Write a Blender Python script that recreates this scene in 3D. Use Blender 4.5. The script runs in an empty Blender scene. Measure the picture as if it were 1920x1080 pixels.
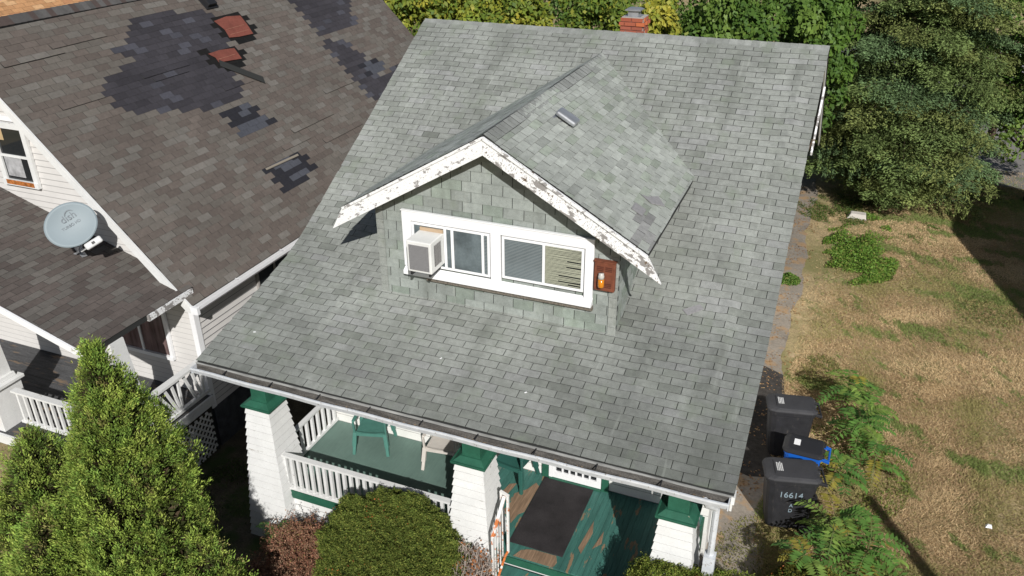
import bpy, math, random
import numpy as np
from mathutils import Vector, Matrix
R=math.radians
rng=np.random.default_rng(7); random.seed(7)
scn=bpy.context.scene
COL=scn.collection
# ---------------------------------------------------------------- camera
cam=bpy.data.cameras.new('camera'); co=bpy.data.objects.new('camera',cam); COL.objects.link(co)
cam.sensor_width=36; cam.lens=1550.3864*36/1920; cam.clip_start=.1; cam.clip_end=2000
_r=Vector((0.9265583,0.3761163,-0.0051197)); _u=Vector((-0.1699135,0.4306455,0.8863824)); _f=Vector((-0.3355876,0.8204151,-0.4629254))
M=Matrix.Identity(4)
for i in range(3): M[i][0]=_r[i]; M[i][1]=_u[i]; M[i][2]=-_f[i]
M[0][3],M[1][3],M[2][3]=8.0214135,-7.5954417,6.4119331
co.matrix_world=M; scn.camera=co
# ---------------------------------------------------------------- light
SUN=Vector((-.43,.71,-.56)).normalized()
w=bpy.data.worlds.new('World'); scn.world=w; w.use_nodes=True
nt=w.node_tree; sky=nt.nodes.new('ShaderNodeTexSky'); sky.sky_type='NISHITA'; sky.sun_disc=False
sky.sun_elevation=R(34); sky.sun_rotation=R(148.8)
bg=nt.nodes['Background']; bg.inputs[1].default_value=.052; nt.links.new(sky.outputs[0],bg.inputs[0])
sl=bpy.data.lights.new('sun','SUN'); sl.energy=4.8; sl.angle=R(.5); sl.color=(1,.98,.94)
so=bpy.data.objects.new('sun',sl); COL.objects.link(so); so.rotation_euler=SUN.to_track_quat('-Z','Y').to_euler()
scn.view_settings.view_transform='Standard'; scn.view_settings.look='None'; scn.view_settings.exposure=0; scn.view_settings.gamma=1
ZG=-3.35
# ---------------------------------------------------------------- helpers
def wloc(o):
    v=Vector((0,0,0))
    while o is not None: v+=o.location; o=o.parent
    return v
def tag(o,label=None,cat=None,group=None,kind=None):
    if label: o['label']=label
    if cat: o['category']=cat
    if group: o['group']=group
    if kind: o['kind']=kind
    return o
def thing(name,label,cat,loc=(0,0,0),group=None):
    o=bpy.data.objects.new(name,None); COL.objects.link(o); o.location=loc; o.empty_display_size=.2
    return tag(o,label,cat,group)
class MB:
    def __init__(s): s.v=[];s.f=[];s.m=[];s.c=[];s.hc=False
    def add(s,vs,fs,mat=0,col=None):
        b=len(s.v); s.v+= [tuple(p) for p in vs]
        for f in fs: s.f.append(tuple(b+i for i in f)); s.m.append(mat); s.c.append(col)
        if col is not None: s.hc=True
        return s
    def box(s,a,b,mat=0,col=None,T=None):
        x0,y0,z0=a;x1,y1,z1=b
        vs=[(x0,y0,z0),(x1,y0,z0),(x1,y1,z0),(x0,y1,z0),(x0,y0,z1),(x1,y0,z1),(x1,y1,z1),(x0,y1,z1)]
        if T is not None: vs=[T@Vector(p) for p in vs]
        return s.add(vs,[(0,3,2,1),(4,5,6,7),(0,1,5,4),(1,2,6,5),(2,3,7,6),(3,0,4,7)],mat,col)
    def frus(s,c0,h0,c1,h1,mat=0,col=None):  # stacked rectangles: centre (x,y,z), half (hx,hy)
        vs=[]
        for c,h in ((c0,h0),(c1,h1)):
            for sx,sy in ((-1,-1),(1,-1),(1,1),(-1,1)): vs.append((c[0]+sx*h[0],c[1]+sy*h[1],c[2]))
        return s.add(vs,[(3,2,1,0),(4,5,6,7),(0,1,5,4),(1,2,6,5),(2,3,7,6),(3,0,4,7)],mat,col)
    def bar(s,p,q,wd,th,up=(0,0,1),mat=0,col=None):
        p=Vector(p);q=Vector(q);d=(q-p).normalized();u=Vector(up); sd=d.cross(u)
        if sd.length<1e-4: sd=d.cross(Vector((0,1,0)))
        sd.normalize(); u=sd.cross(d).normalized(); vs=[]
        for e in (p,q):
            for a,b in ((-1,-1),(1,-1),(1,1),(-1,1)): vs.append(e+sd*(a*wd/2)+u*(b*th/2))
        return s.add(vs,[(3,2,1,0),(4,5,6,7),(0,1,5,4),(1,2,6,5),(2,3,7,6),(3,0,4,7)],mat,col)
    def tube(s,pts,rad,n=8,mat=0,col=None,cap=True):
        pts=[Vector(p) for p in pts]; rs=rad if isinstance(rad,(list,tuple)) else [rad]*len(pts)
        vs=[];prev=None
        for i,p in enumerate(pts):
            d=(pts[min(i+1,len(pts)-1)]-pts[max(i-1,0)]).normalized()
            a=prev if prev is not None else (Vector((1,0,0)) if abs(d.x)<.8 else Vector((0,1,0)))
            a=(a-d*a.dot(d)).normalized(); prev=a; b=d.cross(a)
            for k in range(n): t=2*math.pi*k/n; vs.append(p+(a*math.cos(t)+b*math.sin(t))*rs[i])
        fs=[(i*n+k,i*n+(k+1)%n,(i+1)*n+(k+1)%n,(i+1)*n+k) for i in range(len(pts)-1) for k in range(n)]
        if cap: fs+=[tuple(range(n))[::-1],tuple((len(pts)-1)*n+k for k in range(n))]
        return s.add(vs,fs,mat,col)
    def prism(s,poly,d,mat=0,col=None):  # planar polygon (3D points) extruded by vector d
        n=len(poly); d=Vector(d); vs=[Vector(p) for p in poly]+[Vector(p)+d for p in poly]
        return s.add(vs,[tuple(range(n))[::-1],tuple(range(n,2*n))]+[(i,(i+1)%n,n+(i+1)%n,n+i) for i in range(n)],mat,col)
    def build(s,name,mats,parent=None,smooth=False,bevel=0,local=False):
        if not isinstance(mats,(list,tuple)): mats=[mats]
        o=Vector((0,0,0)) if (local or parent is None) else wloc(parent)
        me=bpy.data.meshes.new(name)
        me.from_pydata([(p[0]-o.x,p[1]-o.y,p[2]-o.z) for p in s.v],[],s.f)
        for m in mats: me.materials.append(m)
        me.polygons.foreach_set('material_index',s.m)
        if smooth: me.polygons.foreach_set('use_smooth',[True]*len(s.f))
        if s.hc:
            ca=me.color_attributes.new('Col','FLOAT_COLOR','CORNER'); arr=[]
            for f,c in zip(s.f,s.c):
                c=c or (.5,.5,.5); arr+= [c[0],c[1],c[2],1]*len(f)
            ca.data.foreach_set('color',arr)
        me.update()
        ob=bpy.data.objects.new(name,me); COL.objects.link(ob)
        if parent is not None: ob.parent=parent
        if bevel: bv=ob.modifiers.new('bevel','BEVEL'); bv.width=bevel; bv.segments=2; bv.limit_method='ANGLE'; bv.angle_limit=R(40)
        return ob
def copy_tree(o,parent=None):
    c=o.copy(); COL.objects.link(c); c.parent=parent
    for ch in list(o.children): copy_tree(ch,c)
    return c
# ---------------------------------------------------------------- materials
def mat(name,col=(.5,.5,.5),rough=.7,attr=False,noise=(),bump=0,bscale=60,metal=0,spec=.3,extra=None,coords='Object'):
    """noise: list of (scale, detail, lo, hi, (sx,sy,sz)) multiplying the colour; extra(nt,colsocket,coord)->colsocket"""
    m=bpy.data.materials.new(name); m.use_nodes=True; n=m.node_tree; b=n.nodes['Principled BSDF']
    b.inputs['Roughness'].default_value=rough; b.inputs['Metallic'].default_value=metal
    b.inputs['Specular IOR Level'].default_value=spec
    tc=n.nodes.new('ShaderNodeNewGeometry').outputs['Position'] if coords=='World' else n.nodes.new('ShaderNodeTexCoord').outputs['Object']
    if attr: a=n.nodes.new('ShaderNodeVertexColor'); a.layer_name='Col'; c=a.outputs[0]
    else: a=n.nodes.new('ShaderNodeRGB'); a.outputs[0].default_value=(*col,1); c=a.outputs[0]
    for nz in noise:
        t=ntex(n,tc,nz[0],nz[1],nz[4] if len(nz)>4 else None)
        mr=n.nodes.new('ShaderNodeMapRange'); mr.inputs[1].default_value=.3; mr.inputs[2].default_value=.7; mr.inputs[3].default_value=nz[2]; mr.inputs[4].default_value=nz[3]
        n.links.new(t,mr.inputs[0])
        mx=n.nodes.new('ShaderNodeVectorMath'); mx.operation='SCALE'; n.links.new(c,mx.inputs[0]); n.links.new(mr.outputs[0],mx.inputs['Scale']); c=mx.outputs[0]
    if extra: c=extra(n,c,tc)
    n.links.new(c,b.inputs['Base Color'])
    if bump:
        t=ntex(n,tc,bscale,3); bp=n.nodes.new('ShaderNodeBump'); bp.inputs['Strength'].default_value=bump; bp.inputs['Distance'].default_value=.01
        n.links.new(t,bp.inputs['Height']); n.links.new(bp.outputs[0],b.inputs['Normal'])
    return m
def ntex(n,tc,scale,detail=3,st=None,rough=.6):
    if st:
        mp=n.nodes.new('ShaderNodeMapping'); mp.inputs['Scale'].default_value=st[:3]
        if len(st)>3: mp.vector_type='TEXTURE'; mp.inputs['Rotation'].default_value=(0,st[3],0)
        n.links.new(tc,mp.inputs[0]); tc=mp.outputs[0]
    t=n.nodes.new('ShaderNodeTexNoise'); t.inputs['Scale'].default_value=scale; t.inputs['Detail'].default_value=detail; t.inputs['Roughness'].default_value=rough
    n.links.new(tc,t.inputs['Vector']); return t.outputs['Fac']
def patches(col2,scale,lo,hi,st=None,detail=4,amount=1.0):
    def ex(n,c,tc):
        t=ntex(n,tc,scale,detail,st); mr=n.nodes.new('ShaderNodeMapRange'); mr.inputs[1].default_value=lo; mr.inputs[2].default_value=hi; mr.inputs[4].default_value=amount
        n.links.new(t,mr.inputs[0]); mx=n.nodes.new('ShaderNodeMix'); mx.data_type='RGBA'
        n.links.new(mr.outputs[0],mx.inputs[0]); n.links.new(c,mx.inputs[6]); mx.inputs[7].default_value=(*col2,1)
        return mx.outputs[2]
    return ex
def chain(*fs):
    def ex(n,c,tc):
        for f in fs: c=f(n,c,tc)
        return c
    return ex
M_SH=mat('green_grey_shingle',attr=True,rough=.93,noise=[(1.1,5,.82,1.13),(11,4,.85,1.12),(260,2,.70,1.30)],bump=.5,bscale=220,spec=.15,
   extra=chain(patches((.085,.09,.075),5.5,.66,.74,amount=.55),patches((.22,.24,.205),.9,.55,.75,amount=.35),patches((.44,.46,.42),2.6,.64,.80,(2.6,.22,.22),3,.55),patches((.12,.128,.112),1.5,.55,.74,(1.3,.3,.3),5,.6),patches((.20,.235,.175),2.2,.56,.72,(1,.8,.8),5,.5)))
M_SHN=mat('brown_shingle',attr=True,rough=.93,noise=[(.8,3,.9,1.1),(16,3,.9,1.1),(260,2,.75,1.25)],bump=.5,bscale=220,spec=.15)
M_UNDER=mat('asphalt_underlay',(.03,.031,.03),.95)
M_WPAINT=mat('weathered_white_paint',(.70,.70,.69),.6,noise=[(3,3,.93,1.05),(40,3,.95,1.04)],bump=.15,bscale=40,extra=patches((.42,.40,.37),6,.66,.72,(1,1,3)))
M_WCLEAN=mat('white_vinyl',(.82,.82,.83),.45,noise=[(6,2,.97,1.02)])
M_PEEL=mat('peeling_white_board',(.80,.80,.80),.6,bump=.4,bscale=50,extra=chain(patches((.30,.285,.28),10,.58,.60,(1.7,1,.9,-.53),8),patches((.50,.49,.47),30,.60,.63,(1.5,1,.5,-.53)),patches((.42,.40,.38),60,.66,.68,(3,1,.5,-.53))))
M_PEEL2=mat('badly_peeled_white_board',(.82,.82,.82),.6,bump=.3,bscale=50,extra=chain(patches((.27,.255,.245),6.5,.535,.55,(1.8,1,.8,.53),8),patches((.32,.30,.29),34,.57,.60,(.45,1,1.4,.53)),patches((.16,.12,.09),9,.64,.66,(1,1,1),6)))
M_EDGE=mat('grimy_shadow_edge',(.30,.29,.28),.8,noise=[(7,3,.6,1.3)])
M_SID=mat('white_clapboard',(.74,.73,.70),.6,noise=[(2,3,.92,1.05),(30,3,.96,1.04)])
M_VINS=mat('pale_vinyl_siding',(.62,.60,.58),.5,noise=[(2,3,.93,1.05)])
M_GREEN=mat('green_paint',(.024,.105,.066),.5,noise=[(5,4,.8,1.15),(60,3,.9,1.1)],bump=.2,bscale=70,extra=patches((.30,.27,.2),22,.72,.75))
M_PORCH=mat('green_porch_floor',(.12,.185,.158),.65,noise=[(1.5,4,.85,1.15),(9,3,.93,1.07,(6,.6,1))],bump=.1,bscale=60)
def porchwear(n,c,tc):
    c=patches((.24,.165,.10),3.2,.61,.63,(2.2,.55,1),5)(n,c,tc)
    return c
M_PORCHW=mat('worn_green_porch_boards',(.05,.15,.125),.6,noise=[(2,4,.75,1.2,(5,.5,1)),(12,3,.85,1.1,(8,.5,1))],bump=.25,bscale=40,extra=porchwear)
M_GUTW=mat('gutter_white',(.62,.64,.67),.4,noise=[(8,3,.85,1.05)],extra=patches((.35,.33,.3),25,.62,.68))
M_GUTB=mat('gutter_inside_grime',(.095,.088,.08),.9,noise=[(3,4,.5,1.4,(1,6,6)),(60,4,.6,1.4)],bump=.5,bscale=90)
M_GLASS=mat('window_glass',(.10,.12,.13),.08,spec=.6)
M_DGLASS=mat('dark_window_glass',(.015,.018,.02),.06,spec=.7)
M_BRICK=None
M_METAL=mat('galvanised_metal',(.42,.43,.45),.38,metal=.6,noise=[(7,3,.8,1.15)])
M_BLACK=mat('black_plastic',(.02,.02,.022),.5)
M_RUST=mat('rusty_brown_metal',(.17,.055,.03),.65,noise=[(12,4,.7,1.25)],bump=.2)
M_RWHITE=mat('white_metal_with_rust',(.75,.74,.72),.5,extra=patches((.55,.17,.05),7,.55,.62,(1,1,1)))
M_ORUST=mat('orange_rust',(.55,.16,.04),.8,noise=[(30,4,.6,1.3)],extra=patches((.7,.68,.64),9,.57,.62))
M_DIRT=mat('dirt',(.15,.11,.075),.95,noise=[(1,4,.7,1.2),(20,4,.7,1.3)],bump=.5,bscale=30)
M_STONE=mat('stone',(.42,.40,.37),.9,noise=[(5,4,.75,1.15)],bump=.5,bscale=20)
M_BARK=mat('bark',(.09,.065,.045),.95,noise=[(9,4,.6,1.4,(1,1,.2))],bump=.8,bscale=30)
# ---------------------------------------------------------------- shingle sheets
def sheet(mb,rows,urange,uvec,tone,tab=.305,lift=.0085,gap=.0085,hump=None,lifter=None,stag=.5,jit=.0015):
    uvec=Vector(uvec)
    for i,(pl,ph_,nn) in enumerate(rows):
        u0,u1=urange(i)
        if u1-u0<.02: continue
        rr=random.Random(i*7919+13); off=(i%2)*tab*stag+rr.uniform(-.012,.012)
        k=math.floor((u0-off)/tab)
        while True:
            a=max(u0,off+k*tab+gap/2); b=min(u1,off+(k+1)*tab-gap/2); um=off+(k+.5)*tab; k+=1
            if a>=u1: break
            if b-a<.012: continue
            c=tone(i,um,rr)
            l=lift+rr.uniform(-jit,jit)+(lifter(i,um,rr) if lifter else 0)
            dz=rr.uniform(-.0025,.0025)
            ns=3 if hump else 1; lo_=[];hi_=[]
            for q_ in range(ns+1):
                u=a+(b-a)*q_/ns
                for lst,p,h in ((lo_,pl,l),(hi_,ph_,.0015)):
                    q=p+uvec*u+nn*h
                    if h>.0015: q=q+(pl-ph_).normalized()*dz
                    if hump: q=q+Vector((0,0,hump(u,i if h>.0015 else i+1)))
                    lst.append(q)
            dk=(.035,.036,.034); m_=ns+1
            base=[q-nn*(l+.004) for q in lo_]; baseh=[hi_[0]-nn*.005,hi_[-1]-nn*.005]
            vs=lo_+hi_+base+baseh
            mb.add(vs,[(k_,k_+1,m_+k_+1,m_+k_) for k_ in range(ns)],0,c)
            mb.add(vs,[(k_,2*m_+k_,2*m_+k_+1,k_+1) for k_ in range(ns)]+[(m_-1,3*m_-1,3*m_+1,2*m_-1),(m_,3*m_,2*m_,0)],0,dk)
def profile(a1,a2,sb,bw,S,n=800):
    ys=[0];zs=[0];d=S/n
    for i in range(n):
        s=(i+.5)*d; t=min(1,max(0,(s-(sb-bw))/(2*bw))); a=a1+(a2-a1)*t
        ys.append(ys[-1]+math.cos(a)*d); zs.append(zs[-1]+math.sin(a)*d)
    return np.array(ys),np.array(zs),d
W=7.62; S=8.3726
PY,PZ,PD=profile(0.26738,0.51946,2.6397,.4861,S)
RY,RZ=float(PY[-1]),float(PZ[-1])
def rp(s): return float(np.interp(s,np.arange(len(PY))*PD,PY)),float(np.interp(s,np.arange(len(PY))*PD,PZ))
def zroof(y): return float(np.interp(y,PY,PZ))
def stone_roof(y): return zroof(y)
# ================================================================ BUNGALOW
bung=thing('bungalow','green-grey shingled bungalow with gabled front dormer and green porch','house',(3.8,6,ZG))
rowh=.127; nrow=int(S/rowh)
rows=[]
for i in range(nrow):
    y0,z0=rp(i*rowh); y1,z1=rp(min(S,(i+1)*rowh+.004)); nn=Vector((0,-(z1-z0),(y1-y0))).normalized()
    rows.append((Vector((0,y0,z0)),Vector((0,y1,z1)),nn))
def hump_main(u,i):
    s=i*rowh; h=0
    for x0,s0,s1,w_,a in ((1.42,.6,2.6,.07,.016),(6.16,.5,2.6,.07,.014),(7.02,.9,3.4,.08,.018),(7.28,5.2,7.9,.09,.016),(4.9,.2,1.4,.1,.008),(.5,3.2,7.5,.1,.008)):
        f=min(1,max(0,(s-s0)/.5))*min(1,max(0,(s1-s)/.5)); h+=a*f*math.exp(-((u-x0)/w_)**2)
    return h+.014+.006*math.sin(u*1.7+s*.8)+.004*math.sin(u*5.1-s*.5)+.003*math.sin(s*3.1+u)
def tone_main(i,u,rr):
    f=rr.uniform(.935,1.075); c=[.284,.296,.274]
    if rr.random()<.18: c=[.262,.276,.25]; f=rr.uniform(.86,1.03)
    elif rr.random()<.10: c=[.305,.312,.30]
    sv=i*rowh
    d=.99+.20*math.exp(-((u-3.0)**2/4.2+(sv-1.9)**2/.9))-.24*max(0,1-sv/1.1)*(.4+.6*min(1,u/5))-.14*max(0,min(1,(u-4.9)/1.2))*max(0,min(1,(5-sv)/3))+.07*math.sin(u*2.3+sv*1.9)*math.sin(sv*2.2-u*.7)+.10*math.exp(-((u-5.75)/.25)**2)*(sv<2.2)+.09*math.exp(-((u-7.05)/.2)**2)-.12*math.exp(-((u-2.9)**2+(sv-.75)**2)/.02)
    if rr.random()<.02: f*=.85
    return tuple(min(.6,v*f*d*.97) for v in c)
mb=MB(); sheet(mb,rows,lambda i:(0,W),(1,0,0),tone_main,hump=hump_main)
# ridge caps
for k in range(int(W/.127)):
    rr=random.Random(k+5); x0=k*.127; x1=min(W,x0+.14); f=rr.uniform(.85,1.15); c=(.27*f,.28*f,.265*f)
    h=.012+.002*(k%3)
    vs=[(x0,RY-.13,RZ-.0745+h),(x1,RY-.13,RZ-.0745+h-.004),(x1,RY+.02,RZ+h+.004),(x0,RY+.02,RZ+h+.008),(x0,RY+.15,RZ-.06+h),(x1,RY+.15,RZ-.06+h)]
    mb.add(vs,[(0,1,2,3),(3,2,5,4)],0,c)
    mb.add([vs[0],vs[1],(x1,RY-.13,RZ-.1),(x0,RY-.13,RZ-.1)],[(0,3,2,1)],0,(.03,.03,.03))
# back slope, hidden from the front
YB=RY+5.4; ZB=RZ-5.4*math.tan(.51946)
mb.add([(0,RY,RZ+.002),(W,RY,RZ+.002),(W,YB,ZB),(0,YB,ZB)],[(0,1,2,3)],0,(.26,.275,.26))
roof=mb.build('roof',M_SH,bung)
mb=MB(); pts=[(y,z) for y,z in [rp(s) for s in np.linspace(0,S,30)]]+[(YB,ZB)]
for (y0,z0),(y1,z1) in zip(pts[:-1],pts[1:]):
    vs=[(.012,y0,z0-.012),(W-.012,y0,z0-.012),(W-.012,y1,z1-.012),(.012,y1,z1-.012)]; lo=[(p[0],p[1],p[2]-.09) for p in vs]
    mb.add(vs+lo,[(0,1,2,3),(7,6,5,4),(0,4,5,1),(1,5,6,2),(2,6,7,3),(3,7,4,0)])
mb.build('roof_deck',M_UNDER,bung)
# rake boards (barge boards of the main gables)
for x0,x1 in ((.015,.04),(W-.04,W-.015)):
    mb=MB()
    for (y0,z0),(y1,z1) in zip(pts[:-1],pts[1:]):
        vs=[(x0,y0,z0-.10),(x1,y0,z0-.10),(x1,y1,z1-.10),(x0,y1,z1-.10)]; lo=[(p[0],p[1],p[2]-.14) for p in vs]
        mb.add(vs+lo,[(0,1,2,3),(7,6,5,4),(0,4,5,1),(1,5,6,2),(2,6,7,3),(3,7,4,0)])
    mb.build('rake_board',M_WPAINT,bung)
# chimney beyond the ridge
def brickmat():
    m=bpy.data.materials.new('red_brick'); m.use_nodes=True; n=m.node_tree; b=n.nodes['Principled BSDF']; b.inputs['Roughness'].default_value=.9
    a=n.nodes.new('ShaderNodeVertexColor'); a.layer_name='Col'
    t=ntex(n,n.nodes.new('ShaderNodeTexCoord').outputs['Object'],40,3)
    mr=n.nodes.new('ShaderNodeMapRange'); mr.inputs[3].default_value=.75; mr.inputs[4].default_value=1.2; n.links.new(t,mr.inputs[0])
    mx=n.nodes.new('ShaderNodeVectorMath'); mx.operation='SCALE'; n.links.new(a.outputs[0],mx.inputs[0]); n.links.new(mr.outputs[0],mx.inputs['Scale']); n.links.new(mx.outputs[0],b.inputs['Base Color'])
    return m
M_BRICK=brickmat()
CX0,CX1,CY0,CY1,CT=3.86,4.31,8.0,8.45,3.73
mb=MB(); rr=random.Random(3); mb.box((CX0+.02,CY0+.02,1.2),(CX1-.02,CY1-.02,CT-.02),0,(.36,.31,.27))
z=CT; k=0
while z>2.2:
    ex=.0 if k not in(1,) else .022
    hgt=.062
    for side in range(4):
        n_=2 if side%2==0 else 2; L=(CX1-CX0)+2*ex
        cuts=[0,.105,.325,L] if k%2 else [0,.215,.43,L]
        for a,b in zip(cuts[:-1],cuts[1:]):
            if b-a<.03: continue
            f=rr.uniform(.75,1.2); c=(.36*f,.098*f,.052*f) if rr.random()>.15 else (.48,.13,.05)
            if k>=2: c=(c[0]*.8,c[1]*.85,c[2]*.95)
            a2,b2=a+.006,b-.006
            if side==0: mb.box((CX0-ex+a2,CY0-ex,z-hgt),(CX0-ex+b2,CY0-ex+.08,z),0,c)
            if side==2: mb.box((CX0-ex+a2,CY1+ex-.08,z-hgt),(CX0-ex+b2,CY1+ex,z),0,c)
            if side==1: mb.box((CX1+ex-.08,CY0-ex+a2+.09,z-hgt),(CX1+ex,CY0-ex+min(b2,L-.09),z),0,c) if b2>a2+.1 else None
            if side==3: mb.box((CX0-ex,CY0-ex+a2+.09,z-hgt),(CX0-ex+.08,CY0-ex+min(b2,L-.09),z),0,c) if b2>a2+.1 else None
    z-=hgt+.012; k+=1
chim=mb.build('chimney',M_BRICK,bung)
mb=MB(); mb.box((CX0+.02,CY0+.02,CT),(CX1-.02,CY1-.02,CT+.012)); mb.build('chimney_crown',M_STONE,chim)
mb=MB(); mb.frus((4.07,8.22,CT+.012),(.15,.15),(4.07,8.22,CT+.02),(.15,.15)); mb.frus((4.07,8.22,CT+.02),(.10,.10),(4.07,8.22,CT+.12),(.10,.10))
mb.frus((4.07,8.22,CT+.12),(.15,.15),(4.07,8.22,CT+.135),(.15,.15)); mb.frus((4.07,8.22,CT+.135),(.145,.145),(4.07,8.22,CT+.16),(.09,.09)); mb.build('chimney_cap',M_METAL,chim)
# walls of the body
XL,XR,YF,YBK=.45,W-.45,2.24,YB-.4
def clap(mb,p0,p1,z0,z1,exp,nrm,t=.014,top=None,bot=None,col=None,jit=0):
    """lap siding between p0,p1 (xy) from z0 to z1, overlapping boards facing nrm"""
    nv=Vector((*nrm,0)); z=z0; p0=Vector((*p0,0)); p1=Vector((*p1,0)); k=0
    while z<z1-.01:
        zt=min(z1,z+exp); j=random.uniform(-jit,jit)
        a0=p0+nv*(t+j); a1=p1+nv*(t+j); b0=p0+nv*.002; b1=p1+nv*.002
        vs=[(a0.x,a0.y,z),(a1.x,a1.y,z),(b1.x,b1.y,zt),(b0.x,b0.y,zt),(p0.x,p0.y,z),(p1.x,p1.y,z),(p1.x,p1.y,zt),(p0.x,p0.y,zt)]
        mb.add(vs,[(0,1,2,3),(0,4,5,1),(0,3,7,4),(1,5,6,2)],0,col)
        e0=p0+nv*(t+j+.001); e1=p1+nv*(t+j+.001); mb.add([(e0.x,e0.y,z-.002),(e1.x,e1.y,z-.002),(e1.x,e1.y,z+.007),(e0.x,e0.y,z+.007)],[(0,1,2,3)],1,col); z=zt; k+=1  # thin dark strip paints the shadow gap under each board
mb=MB(); mb.box((XL,YF,-2.75),(XR,YF+.12,zroof(YF)-.12)); clap(mb,(XL,YF),(XR,YF),-2.4,zroof(YF)-.14,.155,(0,-1))
mb.build('front_wall',[M_SID,M_EDGE],bung)
for x0,x1,nx in ((XL,XL+.12,-1),(XR-.12,XR,1)):
    mb=MB()
    ys=list(np.linspace(YF+.12,RY,14))+[YBK]; 
    poly=[(x0,YF+.12,ZG)]+[(x0,YBK,ZG)]+[(x0,YBK,RZ-(YBK-RY)*math.tan(.51946)-.12)]+[(x0,y,zroof(y)-.12) for y in ys[:-1][::-1]]
    mb.prism(poly,(x1-x0,0,0)); mb.build('side_wall',M_SID,bung)
mb=MB(); mb.box((XL+.12,YBK-.12,ZG),(XR-.12,YBK,ZB+.2)); mb.build('back_wall',M_SID,bung)
# side board: peeling white fascia of the small bay on the right side wall
mb=MB(); mb.bar((7.66,5.75,2.24),(7.66,7.0,2.98),.03,.07); mb.build('bay_fascia',M_PEEL2,bung)
# ---- gutter
mb=MB(); GY0,GY1,GZ=-.015,-.135,-.03
n=40
for k in range(n):
    x0=.0+(W-.04)*k/n; x1=.0+(W-.04)*(k+1)/n; sg=lambda x:-.022*math.sin(math.pi*x/W)+.006*math.sin(x*5)
    s0,s1=sg(x0),sg(x1)
    P=lambda x,y,z,s:(x,y,z+s)
    # back flange, bottom, front lip
    mb.add([P(x0,GY0,GZ+.0,s0),P(x1,GY0,GZ,s1),P(x1,GY0-.012,GZ-.085,s1),P(x0,GY0-.012,GZ-.085,s0)],[(0,1,2,3)],1)
    mb.add([P(x0,GY0-.012,GZ-.085,s0),P(x1,GY0-.012,GZ-.085,s1),P(x1,GY1+.02,GZ-.085,s1),P(x0,GY1+.02,GZ-.085,s0)],[(0,1,2,3)],1)
    mb.add([P(x0,GY1+.02,GZ-.085,s0),P(x1,GY1+.02,GZ-.085,s1),P(x1,GY1,GZ-.02,s1),P(x0,GY1,GZ-.02,s0),P(x0,GY1-.006,GZ-.005,s0),P(x1,GY1-.006,GZ-.005,s1),P(x0,GY1+.014,GZ-.005,s0),P(x1,GY1+.014,GZ-.005,s1),P(x0,GY1+.014,GZ-.095,s0),P(x1,GY1+.014,GZ-.095,s1),P(x0,GY1-.008,GZ-.03,s0),P(x1,GY1-.008,GZ-.03,s1)],[(10,11,5,4),(4,5,7,6),(8,9,11,10)],0)
mb.box((0,GY1-.004,GZ-.10),(.012,GY0,GZ-.004)); mb.box((W-.055,GY1-.004,GZ-.10),(W-.04,GY0,GZ-.004))
gut=mb.build('gutter',[M_GUTW,M_GUTB],bung)
mb=MB(); mb.box((.0,-.013,-.045),(W-.01,.01,-.012)); mb.build('drip_edge',mat('drip_edge_grey',(.33,.33,.32),.6,noise=[(4,3,.6,1.2,(1,5,5))]),gut)
mb=MB()
for x in np.arange(.55,W-.2,.78): mb=MB(); mb.tube([(x,GY0,GZ+.002),(x-.0,GY1+.012,GZ-.008)],.009,6); mb.build('gutter_spike',M_BLACK,gut)
mb=MB(); rr=random.Random(9)
for k in range(420):
    x=rr.uniform(.1,W-.1); x=x if rr.random()<.4 else 4.2+rr.gauss(0,.9); x=min(max(x,.1),W-.1)
    y=rr.uniform(GY1+.03,GY0-.02); z=GZ-.075-.02*math.sin(math.pi*x/W); s=rr.uniform(.008,.025); a=rr.uniform(0,3); f=rr.uniform(.5,1.3)
    mb.add([(x+s*math.cos(a+t),y+s*.6*math.sin(a+t),z+rr.uniform(0,.02)) for t in (0,1.6,3.1,4.7)],[(0,1,2,3)],0,(.16*f,.12*f,.08*f))
M_LEAFLIT=mat('leaf_debris',attr=True,rough=.9)
tag(mb.build('gutter_debris',M_LEAFLIT,gut),kind='stuff')
mb=MB(); mb.box((W-.035,-.02,-.125),(W+.005,.12,-.02)); mb.build('fascia_end',M_WPAINT,bung)
mb=MB(); mb.box((.06,.02,-.16),(W-.06,.045,-.05)); mb.build('fascia',M_WPAINT,bung)
mb=MB(); mb.box((.3,.42,-.38),(W-.3,.66,-.12)); mb.build('porch_beam',M_GREEN,bung)
mb=MB(); mb.tube([(7.31,-.07,-.12),(7.33,.05,-.28),(7.42,.28,-.5),(7.42,.30,-1.25)],.042,8); mb.box((7.35,.22,-1.6),(7.49,.36,-1.25)); mb.build('downspout',M_GUTW,bung)
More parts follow.
